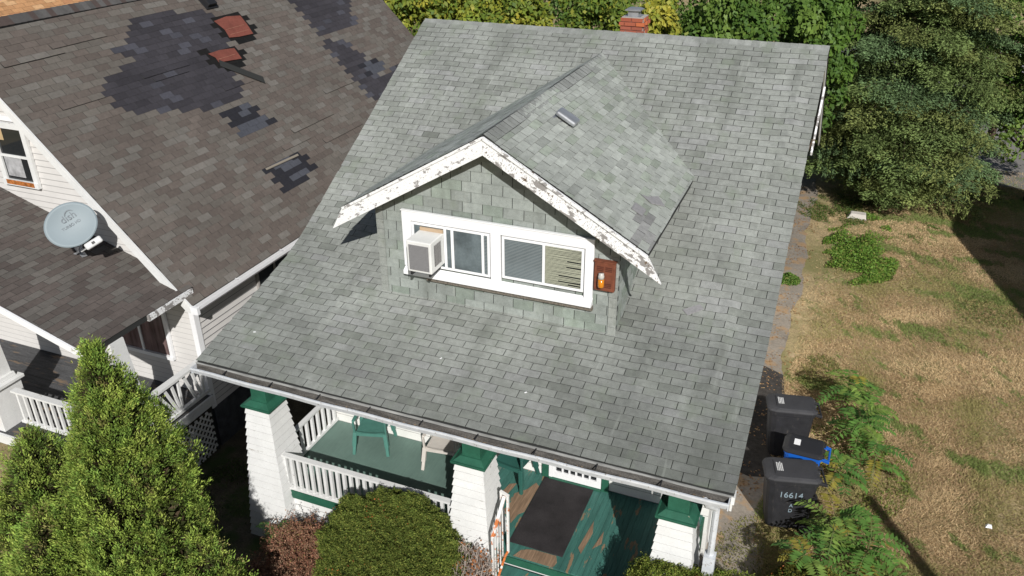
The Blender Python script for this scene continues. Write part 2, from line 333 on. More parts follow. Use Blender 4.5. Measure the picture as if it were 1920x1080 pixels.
# ---- piers
def pier(cx,nm='pier'):
    cy=.545; mb=MB(); zt,zb=-.90,ZG-.05; n=19; rr=random.Random(int(cx*10))
    for k in range(n):
        z0=zb+(zt-zb)*k/n; z1=zb+(zt-zb)*(k+1)/n
        h=lambda z:.40+(.205-.40)*(z-zb)/(zt-zb)
        j=rr.uniform(0,.008)
        zz=z0+rr.uniform(-.008,.004); e=h(z0)+.012+j*.5
        mb.frus((cx,cy,zz+.009),(e,e),(cx,cy,z1),(h(z1)-.002,h(z1)-.002)); mb.frus((cx,cy,zz),(e-.006,e-.006),(cx,cy,zz+.009),(e+.001,e+.001),1)  # darker lower band: grimy butt edge and painted shadow line in one
    p=mb.build(nm,[M_WPAINT,M_EDGE],bung)
    mb=MB(); mb.frus((cx,cy,-.905),(.255,.255),(cx,cy,-.865),(.262,.262)); mb.frus((cx,cy,-.865),(.235,.235),(cx,cy,-.81),(.155,.155)); mb.build('pier_cap',M_GREEN,p,bevel=.006)
    mb=MB(); mb.frus((cx,cy,-.815),(.135,.135),(cx,cy,-.38),(.13,.13)); mb.build('pier_neck',M_GREEN,p,bevel=.006)
    return p
for cx in (.64,4.13,6.955): pier(cx)
# broken siding tab beside right pier and white lamp
mb=MB(); mb.bar((7.36,.62,-.55),(7.36,.58,-1.25),.20,.02,up=(1,0,0)); mb.build('side_panel',M_WPAINT,bung)
# ---- porch floor
FZ=-2.4; FY=.43
mb=MB(); mb.box((.62,FY,FZ-.03),(3.85,YF,FZ)); mb.build('porch_floor',M_PORCH,bung)
mb=MB(); x=3.853; k=0
while x<W-.55:
    x1=min(x+.083,W-.5); d=random.uniform(0,.003); mb.box((x,FY-.02,FZ-.03),(x1-.003,YF,FZ-.002-d)); x=x1; k+=1
fl=mb.build('porch_boards',M_PORCHW,bung)
mb=MB(); mb.box((.55,FY-.03,FZ-.16),(4.02,FY-.005,FZ-.012)); mb.box((4.05,FY-.035,FZ-.16),(W-.5,FY-.021,FZ-.035)); mb.build('floor_fascia',M_GREEN,bung)
mb=MB(); mb.box((.6,FY+.02,ZG),(W-.6,FY+.06,FZ-.03)); clap(mb,(.7,FY+.02),(4.0,FY+.02),ZG,FZ-.16,.13,(0,-1),.03); clap(mb,(5.9,FY+.02),(W-.5,FY+.02),ZG,FZ-.16,.13,(0,-1),.03); mb.build('porch_skirt',[M_WPAINT,M_EDGE],bung)
for xa in (.58,W-.54): mb=MB(); mb.box((xa,FY+.1,ZG),(xa+.04,YF,FZ-.035)); mb.build('porch_side_skirt',M_GREEN,bung)
M_BARE=mat('bare_porch_wood',(.25,.165,.105),.8,noise=[(5,4,.6,1.25,(9,.6,1))],bump=.3,bscale=40)
for pp in ([(4.22,1.05),(4.30,1.45),(4.27,1.62),(4.42,1.78),(4.50,1.98),(4.57,1.92),(4.565,1.3),(4.50,1.22),(4.46,1.0),(4.36,1.2)],[(4.02,1.3),(4.12,1.8),(4.22,1.85),(4.16,1.45)],[(4.74,.415),(5.33,.415),(5.36,.52),(5.31,.635),(4.98,.63),(4.88,.6),(4.80,.55)],[(5.55,.9),(5.60,1.5),(5.66,1.25),(5.62,.8)],[(5.74,.95),(5.80,1.35),(5.84,1.1)]):
    mb=MB(); mb.prism([(x,y,FZ-.0025) for x,y in pp],(0,0,.0045)); mb.build('bare_patch',M_BARE,fl)
# white stick and bare board between pier and chair
mb=MB(); mb.bar((3.70,.62,FZ),(3.68,.66,FZ+.34),.03,.03); mb.build('rail_stub',M_WPAINT,bung)
mb=MB(); mb.box((3.72,.5,FZ+.001),(3.84,1.6,FZ+.006)); mb.build('bare_board',mat('bare_wood',(.26,.15,.08),.8,noise=[(5,4,.6,1.3,(8,1,1))]),bung)
# railings
def railing(name,p,q,zb,zt,n,parent,w=.035,mt=M_WPAINT,top=.085):
    mb=MB(); p=Vector(p);q=Vector(q); mb.bar((p.x,p.y,zt),(q.x,q.y,zt),top,.035); r_=mb.build(name,mt,parent)
    mb=MB(); mb.bar((p.x,p.y,zb),(q.x,q.y,zb),.06,.045); mb.build('bottom_rail',mt,r_)
    d=(q-p)
    for k in range(n):
        c=p+d*((k+.5)/n); mb=MB(); j=random.uniform(-.004,.004)
        mb.bar((c.x+j,c.y,zb+.02),(c.x,c.y,zt-.018),w,w,up=(1,0,0) if abs(d.y)<abs(d.x) else (0,1,0)); mb.build('baluster',mt,r_)
    return r_
railing('railing',(.88,FY,0),(3.93,FY,0),FZ+.03,-1.74,26,bung,.045)
railing('railing',(.67,.82,0),(.67,2.22,0),FZ+.05,-1.80,9,bung,.045)
# door
DX0,DX1=4.70,5.50
dr=MB().box((DX0,YF-.03,FZ+.03),(DX1,YF-.015,-.4)); door=dr.build('door',M_DGLASS,bung)
mb=MB()
mb.box((DX0-.0,YF-.06,FZ+.03),(DX1,YF-.031,FZ+.15)); mb.box((DX0,YF-.06,FZ+.15),(DX0+.055,YF-.031,-.4)); mb.box((DX1-.075,YF-.06,FZ+.15),(DX1,YF-.031,-.4))
for k in range(1,6): x=DX0+.055+(DX1-DX0-.13)*k/6; mb.box((x-.014,YF-.058,FZ+.15),(x+.014,YF-.031,-.4))
for k in range(1,7): mb.box((DX0+.055,YF-.056,FZ+.15+k*.27),(DX1-.075,YF-.033,FZ+.175+k*.27))
mb.build('door_frame',M_WCLEAN,door)
mb=MB(); mb.box((DX0+.05,YF-.012,FZ+.1),(DX1-.07,YF-.003,-.5)); mb.build('red_curtain',mat('red_curtain',(.10,.02,.025),.9),door)
mb=MB(); mb.box((DX0-.17,YF-.07,FZ),(DX0-.06,YF,-.2)); mb.box((DX1+.01,YF-.07,FZ),(DX1+.12,YF,-.2)); mb.box((DX0-.05,YF-.1,FZ),(DX1+.005,YF-.005,FZ+.025)); mb.build('door_casing',M_GREEN,door)
mb=MB(); mb.box((DX0-.058,YF-.065,FZ+.026),(DX0-.002,YF,-.2)); mb.build('door_jamb',M_WCLEAN,door)
# steps
for k in range(5):
    z=FZ-.19*(k+1)+.0; y1=FY-.045-.27*k
    if z<ZG+.05: break
    mb=MB(); mb.box((4.50,y1-.29,z-.04),(5.75,y1,z)); mb.box((4.53,y1-.27,ZG),(5.72,y1-.25,z-.04)); mb.build('step',M_PORCHW,bung)
# handrail
hr=MB()
hx=4.60
def rl(y,z): return (hx,y,z)
hr.bar(rl(.45,-1.38),rl(.02,-1.75),.045,.03)
hnd=hr.build('handrail',M_RWHITE,bung)
for dx,dy,zt_ in ((.05,.45,-1.37),(-.06,.48,-1.34)): mb=MB(); mb.bar((hx+dx,dy,FZ),(hx+dx,dy,zt_),.032,.032,up=(0,1,0)); mb.build('rail_post',M_RWHITE,hnd)
mb=MB(); mb.bar((hx+.065,.45,-1.36),(hx-.075,.48,-1.335),.035,.03); mb.build('rail_cap',M_RWHITE,hnd)
mb=MB(); mb.bar((hx,.02,-2.9),(hx,.02,-1.75),.028,.028,up=(0,1,0)); mb.build('rail_post',M_RWHITE,hnd)
mb=MB(); mb.tube([(hx+.05,.46,FZ+.03),(hx+.03,.38,FZ-.02),(hx,-.25,FZ-.50)],.018,6); mb.build('rusty_rail',M_ORUST,hnd)
for k in range(4):
    y=.37-.085*k; zt_=-1.38+(y-.45)*.86; zb_=FZ-.02+(y-.38)*.76
    mb=MB(); mb.bar((hx,y,zb_),(hx,y,zt_),.015,.015,up=(0,1,0)); mb.build('baluster',M_RWHITE,hnd)
# ---- dormer
DL,DR,DY=1.985,5.614,2.003; XM=3.82; PKZ=3.258; YFR=1.756; EZ=1.968; EXL,EXR=1.60,6.05; SL=(PKZ-EZ)/(EXR-XM)
def zd(x): return PKZ-abs(x-XM)*SL
dorm_wall=MB()
# face: polygon wall + shingle courses
zb0=zroof(DY)
dorm_wall.prism([(DL,DY+.02,zb0-.1),(DR,DY+.02,zb0-.1),(DR,DY+.02,zd(DR)-.06),(XM,DY+.02,PKZ-.06),(DL,DY+.02,zd(DL)-.06)],(0,.08,0),0,(.03,.03,.03))
def tone_d(i,u,rr):
    f=rr.uniform(.85,1.12); c=[.30,.325,.305] if rr.random()>.25 else [.26,.298,.262]
    return tuple(v*f for v in c)
eh=.152; nr=int((PKZ-zb0)/eh)+1
wr=[]
for i in range(nr):
    z0=zb0-.02+i*eh; wr.append((Vector((0,DY+.008,z0)),Vector((0,DY+.008,z0+eh+.004)),Vector((0,-1,0))))
def ur(i):
    z1=zb0-.02+(i+1)*eh-.06
    if z1<zd(DL)-.1: return (DL,DR)
    h=(PKZ-.04-z1)/SL; return (max(DL,XM-h),min(DR,XM+h))
sheet(dorm_wall,wr,ur,(1,0,0),tone_d,lift=.012)
# side walls of dormer
for xs,nx in ((DR,1),(DL,-1)):
    dorm_wall.prism([(xs-.02*nx,DY+.1,zroof(DY+.1)-.05)]+[(xs-.02*nx,y,zroof(y)-.05) for y in (2.6,3.2,4,4.6)]+[(xs-.02*nx,4.9,zroof(4.9)+.05),(xs-.02*nx,DY+.1,zd(xs)-.02)],(-.06*nx,0,0),0,(.03,.03,.03))
    wr2=[(Vector((xs-.008*nx,0,zb0-.02+i*eh)),Vector((xs-.008*nx,0,zb0-.02+(i+1)*eh+.004)),Vector((nx,0,0))) for i in range(nr)]
    def ur2(i,xs=xs):
        z1=zb0-.02+(i+1)*eh; z0=z1-eh
        if z1>zd(xs)+.05: return (0,0)
        ye=DY
        for y in np.arange(DY,5,.03):
            if zroof(float(y))<z1: ye=float(y)
        return (DY-.01,ye+.05)
    sheet(dorm_wall,wr2,ur2,(0,1,0),tone_d,lift=.012)
# corner shingle strips
for xs in (DL,DR-.084):
    k=0
    z=zb0-.02
    while z<zd(xs)-.2:
        f=random.uniform(.9,1.1); dorm_wall.box((xs-.016,DY-.02,z),(xs+.10,DY-.006,z+eh-.006),0,(.29*f,.305*f,.285*f)); z+=eh
dorm=dorm_wall.build('dormer',M_SH,bung)
# dormer roof
mb=MB(); ang=math.atan(SL); cs,sn=math.cos(ang),math.sin(ang)
def yval(z):
    return float(np.interp(z,PZ,PY))
Ls=(EXR-XM)/cs
for sgn,ex in ((1,EXR),(-1,EXL)):
    Ls=abs(ex-XM)/cs; n_=int(Ls/.127)
    dr_=[]
    e0=Ls-n_*.127
    for i in range(n_+1):
        s0=max(0,i*.127-(0.127-e0) if e0>0 else i*.127); s1=min(Ls,s0+.131)
        if i==0: s0=0; s1=e0+.004
        else: s0=e0+(i-1)*.127; s1=s0+.131
        pl=Vector((ex-sgn*s0*cs,0,(PKZ-Ls*sn)+s0*sn)); ph_=Vector((ex-sgn*s1*cs,0,(PKZ-Ls*sn)+s1*sn)); dr_.append((pl,ph_,Vector((sgn*sn,0,cs))))
    def ur3(i,dr_=dr_): return (YFR-.01,yval(dr_[i][0].z+.05)+.02)
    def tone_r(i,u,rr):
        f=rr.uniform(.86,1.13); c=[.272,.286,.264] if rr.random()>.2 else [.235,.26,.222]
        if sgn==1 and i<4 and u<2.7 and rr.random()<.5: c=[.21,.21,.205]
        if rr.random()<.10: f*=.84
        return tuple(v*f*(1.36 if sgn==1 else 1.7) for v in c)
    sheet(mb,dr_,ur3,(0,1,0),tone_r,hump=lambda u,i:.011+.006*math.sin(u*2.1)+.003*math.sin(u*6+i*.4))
    ez=PKZ-Ls*sn
for k in range(int((7.05-YFR)/.127)):
    y0=YFR-.01+k*.127; y1=y0+.14; f=random.uniform(.88,1.15); c=(.285*f,.295*f,.28*f); h=.016+.002*(k%2); w_=.15
    mb.add([(XM-w_,y0,PKZ-w_*SL+h+.004),(XM,y0,PKZ+h+.006),(XM+w_,y0,PKZ-w_*SL+h+.004),(XM-w_,y1,PKZ-w_*SL+h),(XM,y1,PKZ+h),(XM+w_,y1,PKZ-w_*SL+h)],[(0,1,4,3),(1,2,5,4)],0,c)
    mb.add([(XM,y0,PKZ+h+.006),(XM+w_,y0,PKZ-w_*SL+h+.004),(XM+w_,y0,PKZ-w_*SL-.0),(XM,y0,PKZ)],[(0,3,2,1)],0,(.04,.04,.04))
    mb.add([(XM+w_,y0,PKZ-w_*SL+h+.004),(XM+w_,y1,PKZ-w_*SL+h),(XM+w_,y1,PKZ-w_*SL),(XM+w_,y0,PKZ-w_*SL)],[(0,3,2,1)],0,(.04,.04,.04))
mb.build('dormer_roof',M_SH,dorm)
mb=MB()
for sgn,ex in ((1,EXR),(-1,EXL)):
    z0=zd(ex) ; t=.05
    poly=lambda y0,y1e,y1r:[(XM,y0,PKZ-.006),(ex-.01*sgn,y0,z0-.003),(ex-.01*sgn,y1e,z0-.003),(XM,y1r,PKZ-.006)]
    a=poly(YFR+.005,yval(z0)+.1,yval(PKZ)+.1); b=[(p[0],p[1],p[2]-t) for p in a]
    mb.add(a+b,[(0,1,2,3),(7,6,5,4),(0,4,5,1),(1,5,6,2),(2,6,7,3),(3,7,4,0)])
mb.build('dormer_roof_deck',M_UNDER,dorm)
# barge boards
bw=.25
for sgn,ex,tipx,mm in ((-1,EXL,1.395,M_PEEL),(1,EXR,6.25,M_PEEL2)):
    mb=MB(); y0=YFR-.055
    tz=PKZ-abs(tipx-XM)*SL-bw
    poly=[(XM,y0,PKZ-.004),(ex,y0,zd(ex)-.004),(tipx,y0,tz),(XM,y0,PKZ-bw)]
    poly=[(p[0]+(.0008*sgn if abs(p[0]-XM)<1e-6 else 0),p[1],p[2]) for p in poly]
    mb.prism(poly,(0,.035,0)); bb=mb.build('barge_board',mm,dorm)
    mb=MB(); mb.bar((XM+.001*sgn,y0-.012,PKZ-.018),(ex,y0-.012,zd(ex)-.018),.02,.035); mb.build('barge_trim',M_PEEL,bb)
    mb=MB(); mb.bar((ex-.03*sgn,YFR+.01,zd(ex)-.06),(ex-.03*sgn,yval(zd(ex))-.1,zd(ex)-.06),.02,.07); mb.build('eave_board',M_UNDER,bb)
# dormer window band
WX0,WX1,WZ0,WZ1=2.42,5.29,.97,1.955
yf=DY-.02
mb=MB(); t=.13
mb.box((WX0,yf-.045,WZ1-.14),(WX1,yf,WZ1)); mb.box((WX0,yf-.045,WZ0+.12),(WX0+.14,yf,WZ1-.14)); mb.box((WX1-.12,yf-.045,WZ0+.12),(WX1,yf,WZ1-.14)); mb.box((3.80,yf-.045,WZ0+.12),(3.95,yf,WZ1-.14))
mb.box((WX0-.01,yf-.055,WZ1),(WX1+.01,yf,WZ1+.015))
wt=mb.build('window_trim',M_WCLEAN,dorm,bevel=.004)
mb=MB(); mb.add([(WX0+.0,yf-.10,WZ0+.06),(WX1,yf-.10,WZ0+.06),(WX1,yf-.0,WZ0+.12),(WX0,yf-.0,WZ0+.12),(WX0,yf-.10,WZ0),(WX1,yf-.10,WZ0),(WX1,yf,WZ0),(WX0,yf,WZ0)],[(0,1,2,3),(0,4,5,1),(1,5,6,2),(3,7,4,0),(4,7,6,5)]); mb.build('sill',M_WCLEAN,dorm,bevel=.004)
mb=MB(); mb.box((WX0+.35,yf-.05,WZ0-.07),(WX1+.01,yf+.0,WZ0-.002)); mb.build('sill_underside',mat('mossy_old_wood',(.16,.14,.115),.95,noise=[(30,4,.5,1.4)],bump=.6,bscale=60),dorm)
def window(x0,x1,z0,z1,split,parent,kind):
    mb=MB(); f=.035
    mb.box((x0,yf-.035,z0),(x1,yf-.012,z0+f)); mb.box((x0,yf-.035,z1-f),(x1,yf-.012,z1)); mb.box((x0,yf-.035,z0+f),(x0+f,yf-.012,z1-f)); mb.box((x1-f,yf-.035,z0+f),(x1,yf-.012,z1-f))
    for s in split: mb.box((s-f/2,yf-.042,z0+f),(s+f/2,yf-.014,z1-f))
    wn=mb.build('window',M_WCLEAN,dorm)
    xs=[x0+f]+[v for s in split for v in (s-f/2,s+f/2)]+[x1-f]
    for a,b,kk in zip(xs[0::2],xs[1::2],kind):
        mb=MB(); mb.box((a,yf-.026,z0+f),(b,yf-.020,z1-f)); p=mb.build('pane',glassm[kk],wn)
        # blinds behind the glass are real slats in front of a dark room
        mb=MB(); rr=random.Random(int(a*100))
        if kk=='bent':
            zz=z0+f+.01
            while zz<z1-f-.005:
                j=rr.uniform(-.005,.005); g=rr.random()<.10
                mid=(a+b)/2+rr.uniform(-.1,.1)
                mb.add([(a+.004,yf-.0285,zz),(mid,yf-.0285,zz+j),(b-.004,yf-.0285,zz+rr.uniform(-.004,.004)),(b-.004,yf-.0285,zz+.0095),(mid,yf-.0285,zz+.010+j*.6),(a+.004,yf-.0285,zz+.0105)],[(0,1,4,5),(1,2,3,4)] if not g else [(0,1,4,5)])
                zz+=.0175
            mb.build('blind',M_BLIND,wn)
        elif kk in('blind','screen'):
            zz=z0+f+.01
            while zz<z1-f-.005: mb.box((a+.004,yf-.0285,zz),(b-.004,yf-.0275,zz+.008)); zz+=.022
            mb.build('blind',M_BLIND2,wn)
M_BLIND=mat('cream_blind',(.43,.44,.34),.6); M_BLIND2=mat('grey_blind',(.22,.25,.26),.6)
glassm={'bent':mat('pane_dark_room',(.03,.032,.03),.15,spec=.3),'blind':mat('screened_pane',(.11,.135,.145),.15,spec=.6,noise=[(2.5,3,.65,1.3)]),'plain':mat('hazy_pane',(.12,.145,.155),.12,spec=.6,noise=[(3,4,.6,1.4),(30,3,.9,1.1)]),'screen':mat('screen_pane',(.17,.19,.19),.4)}
window(3.97,5.155,1.16,1.80,(4.585,),dorm,('blind','bent'))
window(2.57,3.785,1.13,1.80,(3.10,3.68),dorm,('plain','plain','blind'))
mb=MB(); mb.box((3.195,yf-.05,1.17),(3.235,yf-.036,1.765)); mb.build('sash_bar',M_WCLEAN,dorm)
# low profile roof vent
vt=MB(); sN=Vector((sn,0,cs)); sU=Vector((0,1,0)); sD=Vector((cs,0,-sn)); vc=Vector((4.29,3.60,zd(4.29)))
T=Matrix((( sD.x,sU.x,sN.x,vc.x),(sD.y,sU.y,sN.y,vc.y),(sD.z,sU.z,sN.z,vc.z),(0,0,0,1)))
vt.box((-.2,-.17,.012),(.2,.17,.018),T=T); vent=vt.build('roof_vent',M_METAL,bung,bevel=.003)
vt=MB(); vt.box((-.17,-.12,.045),(.17,.12,.125),T=T); vt.build('vent_hood',M_METAL,vent,bevel=.03)
vt=MB(); vt.box((-.10,-.09,.018),(.10,.09,.05),T=T); vt.build('vent_throat',M_BLACK,vent)
vt=MB(); vt.box((.14,-.27,.012),(.19,-.13,.0145),T=T); vt.box((.10,-.27,.0125),(.14,-.23,.015),T=T); vt.build('vent_patch',M_METAL,vent)
# loose grey shingle pieces lying on roofs (things)
def flatpiece(name,pts,zoff,label,cat,m,group=None):
    mb=MB(); vs=[Vector(p)+Vector((0,0,zoff)) for p in pts]; mb.prism(vs,(0,0,.012)); return tag(mb.build(name,m),label,cat,group)
M_LOOSE=mat('bleached_shingle',(.25,.245,.25),.9,noise=[(30,3,.85,1.1)])
flatpiece('loose_shingle',[(6.41,2.62,zroof(2.62)),(6.49,2.55,zroof(2.55)),(6.69,2.69,zroof(2.69)),(6.62,2.75,zroof(2.75))],.028,'loose pale grey shingle lying askew on the main roof right of the dormer','shingle',M_LOOSE)
def dp(x,y): return (x,y,zd(x))
flatpiece('slipped_shingle',[dp(5.62,3.02),dp(5.78,2.98),dp(5.93,3.16),dp(5.80,3.30),dp(5.70,3.08)],.03,'slipped grey shingle flap near the lower right edge of the dormer roof','shingle',M_LOOSE)
flatpiece('slipped_shingle',[dp(5.62,2.50),dp(5.77,2.50),dp(5.77,2.72),dp(5.62,2.72)],.022,'square grey shingle tab out of line above the right barge board','shingle',M_LOOSE)
# ================================================================ things on the dormer
ac=thing('window_air_conditioner','white boxy window air conditioner sticking out of the left dormer window','air conditioner',(2.88,1.8,1.2))
mb=MB(); ax0,ax1,ay0,az0,az1=2.695,3.075,1.545,1.225,1.70
mb.box((ax0,ay0,az0),(ax1,yf+.0,az1)); mb.build('casing',mat('ac_white',(.70,.70,.68),.5,noise=[(4,3,.9,1.04)]),ac,bevel=.015)
mb=MB(); mb.box((ax0+.035,ay0-.004,az0+.035),(ax1-.035,ay0-.001,az1-.055)); mb.build('rear_grille',mat('ac_coil',(.17,.165,.17),.6,noise=[(150,2,.4,1.6)]),ac)
mb=MB()
for k in range(22): mb.box((ax0+.035,ay0-.008,az0+.045+k*.0175),(ax1-.035,ay0-.005,az0+.049+k*.0175))
mb.build('grille_wire',mat('grille_wire',(.3,.3,.3),.5),ac)
mb=MB(); mb.box((ax1+.001,ay0+.10,az0+.08),(ax1+.004,ay0+.30,az1-.07)); mb.build('side_louvre_panel',M_BLACK,ac)
mb=MB()
for k in range(15): mb.box((ax1+.004,ay0+.105,az0+.09+k*.022),(ax1+.012,ay0+.195,az0+.098+k*.022)); mb.box((ax1+.004,ay0+.205,az0+.09+k*.022),(ax1+.012,ay0+.295,az0+.098+k*.022))
mb.build('louvres',mat('louvre',(.32,.31,.3),.5),ac)
mb=MB(); mb.box((ax0+.02,yf-.06,az1+.001),(ax1+.0,yf-.036,az1+.05)); mb.build('filler_board',mat('raw_board',(.45,.33,.22),.8),ac)
mb=MB(); mb.box((ax0+.03,ay0+.02,az0-.06),(ax0+.06,yf-.1,az0-.001)); mb.box((ax1-.06,ay0+.02,az0-.05),(ax1-.03,yf-.1,az0-.001)); mb.build('bracket',M_BLACK,ac)
bx=thing('vent_box','rusty brown louvred metal box beside the right dormer window','wall box',(5.44,2,1.25))
mb=MB(); mb.box((5.31,1.915,1.25),(5.595,yf+.0,1.675)); mb.build('casing',M_RUST,bx,bevel=.008)
mb=MB(); mb.box((5.30,1.905,1.675),(5.605,yf,1.69)); mb.build('lid',M_RUST,bx)
for zz in (1.60,1.575,1.55,1.36,1.335,1.31):
    mb=MB()
    for xa,xb in ((5.35,5.44),(5.465,5.555)): mb.box((xa,1.906,zz),(xb,1.914,zz+.008))
    mb.build('louvre',mat('dark_rust',(.09,.028,.018),.7),bx)
jr=thing('amber_jar','clear glass jar half full of amber liquid hung on the rusty wall box','jar',(5.425,1.865,1.33))
mb=MB(); mb.tube([(5.425,1.865,1.33),(5.425,1.865,1.345),(5.425,1.865,1.455),],[.036,.042,.042],14); mb.build('amber_liquid',mat('amber',(.55,.19,.01),.15,spec=.6),jr,smooth=True)
mb=MB(); mb.tube([(5.425,1.865,1.457),(5.425,1.865,1.50),(5.425,1.865,1.515),(5.425,1.865,1.535)],[.042,.042,.034,.036],14); mb.build('jar_neck',mat('cloudy_glass',(.50,.48,.45),.2,spec=.6),jr,smooth=True)
#PART2
# ================================================================ NEIGHBOUR HOUSE
NX,NZ,NM,NYF,NYB,NRX,NRZ=-1.433,-.173,1.014,1.52,13.43,-5.546,4.0
NK=math.hypot(1,NM)
nb=thing('gabled_house','white-sided house with patched dark brown shingle roof on the left','house',(-5.5,7,ZG))
def inpoly(p,poly):
    x,y=p;c=False;n=len(poly);j=n-1
    for i in range(n):
        if (poly[i][1]>y)!=(poly[j][1]>y) and x<(poly[j][0]-poly[i][0])*(y-poly[i][1])/(poly[j][1]-poly[i][1])+poly[i][0]: c=not c
        j=i
    return c
DARK=[[(5.17,5.34),(5.85,5.29),(6.88,5.23),(7.08,5.01),(6.83,4.19),(6.49,3.7),(6.11,3.09),(5.15,3.04),(4.29,3.23),(3.33,3.55),(3.29,4.15),(4.29,4.46),(4.26,4.76)],
 [(9.8,5.6),(12.2,5.6),(11.93,4.56),(11.58,3.82),(9.78,3.79)],
 [(9.72,3.64),(10.58,3.57),(10.73,2.79),(10.8,2.33),(11.79,2.38),(11.5,1.5),(10.6,1.5),(9.92,1.77),(9.68,1.98),(9.74,2.8)]]
CHK=[[(5.3,2.9),(6.2,2.85),(6.3,2.35),(5.2,2.30)],[(5.05,1.50),(6.3,1.46),(6.36,.98),(5.05,.90)],[(10.35,2.75),(11.2,2.75),(11.2,2.35),(10.35,2.35)]]
RED=[[(7.0,4.92),(7.98,4.9),(7.86,4.28),(6.98,4.3)],[(6.05,4.26),(7.0,4.24),(6.95,3.79),(6.08,3.8)]]
BLK=[[(7.06,4.33),(7.83,4.30),(7.83,4.14),(7.09,4.16)],[(7.84,4.62),(7.98,4.62),(7.98,4.5),(7.84,4.5)],[(7.8,4.42),(8.0,4.42),(7.98,4.28),(7.8,4.28)],[(6.88,4.1),(7.05,4.1),(7.05,3.95),(6.88,3.95)],[(6.3,3.8),(7.0,3.9),(7.0,3.7),(6.4,3.62)]]
def tone_n(i,u,rr):
    s=(i+.5)*.127; p=(u,s); f=rr.uniform(.82,1.16)
    for q in CHK:
        if inpoly(p,q): c=(.075,.079,.095) if rr.random()<.5 else (.026,.026,.032); return c
    for q in BLK:
        if inpoly(p,q): return (.012,.012,.012)
    for q in RED:
        if inpoly(p,q): return (.014,.013,.013)
    for q in DARK:
        if inpoly(p,q):
            f=rr.uniform(.85,1.15)
            return (.068*f,.068*f,.082*f) if rr.random()<.14 else (.047*f,.044*f,.051*f)
    f=rr.uniform(.9,1.1); c=(.124,.104,.092) if rr.random()<.5 else ((.136,.122,.108) if rr.random()<.65 else (.156,.144,.130))
    return tuple(v*f for v in c)
def lift_n(i,u,rr):
    s=i*.127
    l=0
    for (y0,y1,s0,h) in ((1.9,3.3,5.0,.02),(3.2,4.3,5.1,.016),(4.4,5.4,4.0,.014),(6.6,8.0,1.9,.02),(7.2,8.6,1.4,.018),(5.9,6.9,1.6,.014),(8.4,9.6,2.4,.016),(5.8,6.6,3.3,.012),(2.2,3.2,3.9,.014)):
        if y0<u<y1 and abs(s-s0)<.07: l+=h
    return l
nrows=[]; n_=int((NX-NRX)*NK/.127)
for i in range(n_+1):
    s0=i*.127; s1=min(s0+.131,(NX-NRX)*NK)
    f=lambda s:Vector((NX-s/NK,0,NZ+s*NM/NK)); nrows.append((f(s0),f(s1),Vector((NM/NK,0,1/NK))))
def tabn(mb,rows,yr,tone,lifter=None,hump=None): sheet(mb,rows,yr,(0,1,0),tone,lift=.006,gap=.006,lifter=lifter,hump=hump)
mb=MB(); tabn(mb,nrows,lambda i:(NYF+.0,NYB),tone_n,lift_n,lambda u,i:.008+.008*math.sin(u*.9)*math.sin(i*.1))
for k in range(int((NYB-NYF)/.127)):
    y0=NYF+k*.127; y1=y0+.14; f=random.uniform(.8,1.2); c=(.10*f,.096*f,.094*f) if random.random()<.8 else (.085,.065,.06); h=.035
    mb.add([(NRX+.13,y0,NRZ-.13*NM+h+.006),(NRX,y0,NRZ+h+.006),(NRX-.13,y0,NRZ-.13*NM+h),(NRX+.13,y1,NRZ-.13*NM+h),(NRX,y1,NRZ+h),(NRX-.13,y1,NRZ-.13*NM+h)],[(0,3,4,1),(1,4,5,2)],0,c)
    mb.add([(NRX+.13,y0,NRZ-.13*NM+h+.006),(NRX+.13,y1,NRZ-.13*NM+h),(NRX+.13,y1,NRZ-.13*NM),(NRX+.13,y0,NRZ-.13*NM)],[(0,3,2,1)],0,(.02,.02,.02))
NLX=2*NRX-NX
mb.add([(NRX,NYF,NRZ),(NRX,NYB,NRZ),(NLX,NYB,NZ),(NLX,NYF,NZ)],[(0,1,2,3)],0,(.11,.1,.095))
nroof=mb.build('roof',M_SHN,nb)
mb=MB()
for ex in (NX-.01,NLX+.01):
    a=[(NRX,NYF+.01,NRZ-.008),(ex,NYF+.01,NZ-.008),(ex,NYB-.01,NZ-.008),(NRX,NYB-.01,NRZ-.008)]; b=[(p[0],p[1],p[2]-.1) for p in a]
    mb.add(a+b,[(0,1,2,3),(7,6,5,4),(0,4,5,1),(1,5,6,2),(2,6,7,3),(3,7,4,0)])
mb.build('roof_deck',M_UNDER,nb)
# exposed brick-red sheathing where the shingles are gone
M_REDP=mat('exposed_red_sheathing',(.185,.058,.042),.85,noise=[(4,4,.8,1.15),(40,3,.85,1.15)],bump=.3,bscale=50)
fr=lambda y,s,h:Vector((NX-s/NK,y,NZ+s*NM/NK))+Vector((NM/NK,0,1/NK))*h
for pp in ([(7.02,4.86),(7.45,4.90),(7.86,4.84),(7.84,4.6),(7.78,4.34),(7.3,4.36),(7.04,4.40),(7.10,4.6)],[(6.14,4.18),(6.5,4.19),(6.92,4.14),(6.88,3.86),(6.5,3.90),(6.22,3.93),(6.24,4.05)]):
    mb=MB(); mb.prism([fr(y,s_,.028) for y,s_ in pp],Vector((NM/NK,0,1/NK))*.006); rd=mb.build('bare_sheathing',M_REDP,nb)
    mb=MB(); ymin=min(q[0] for q in pp)+.12; ymax=max(q[0] for q in pp)-.12
    for s_ in (pp[-3][1]+.10,pp[-3][1]+.24):
        if s_<max(q[1] for q in pp)-.08: mb.bar(fr(ymin,s_,.036),fr(ymax,s_,.036),.006,.004)
    mb.build('board_seam',mat('pale_seam',(.42,.22,.15),.8),rd)
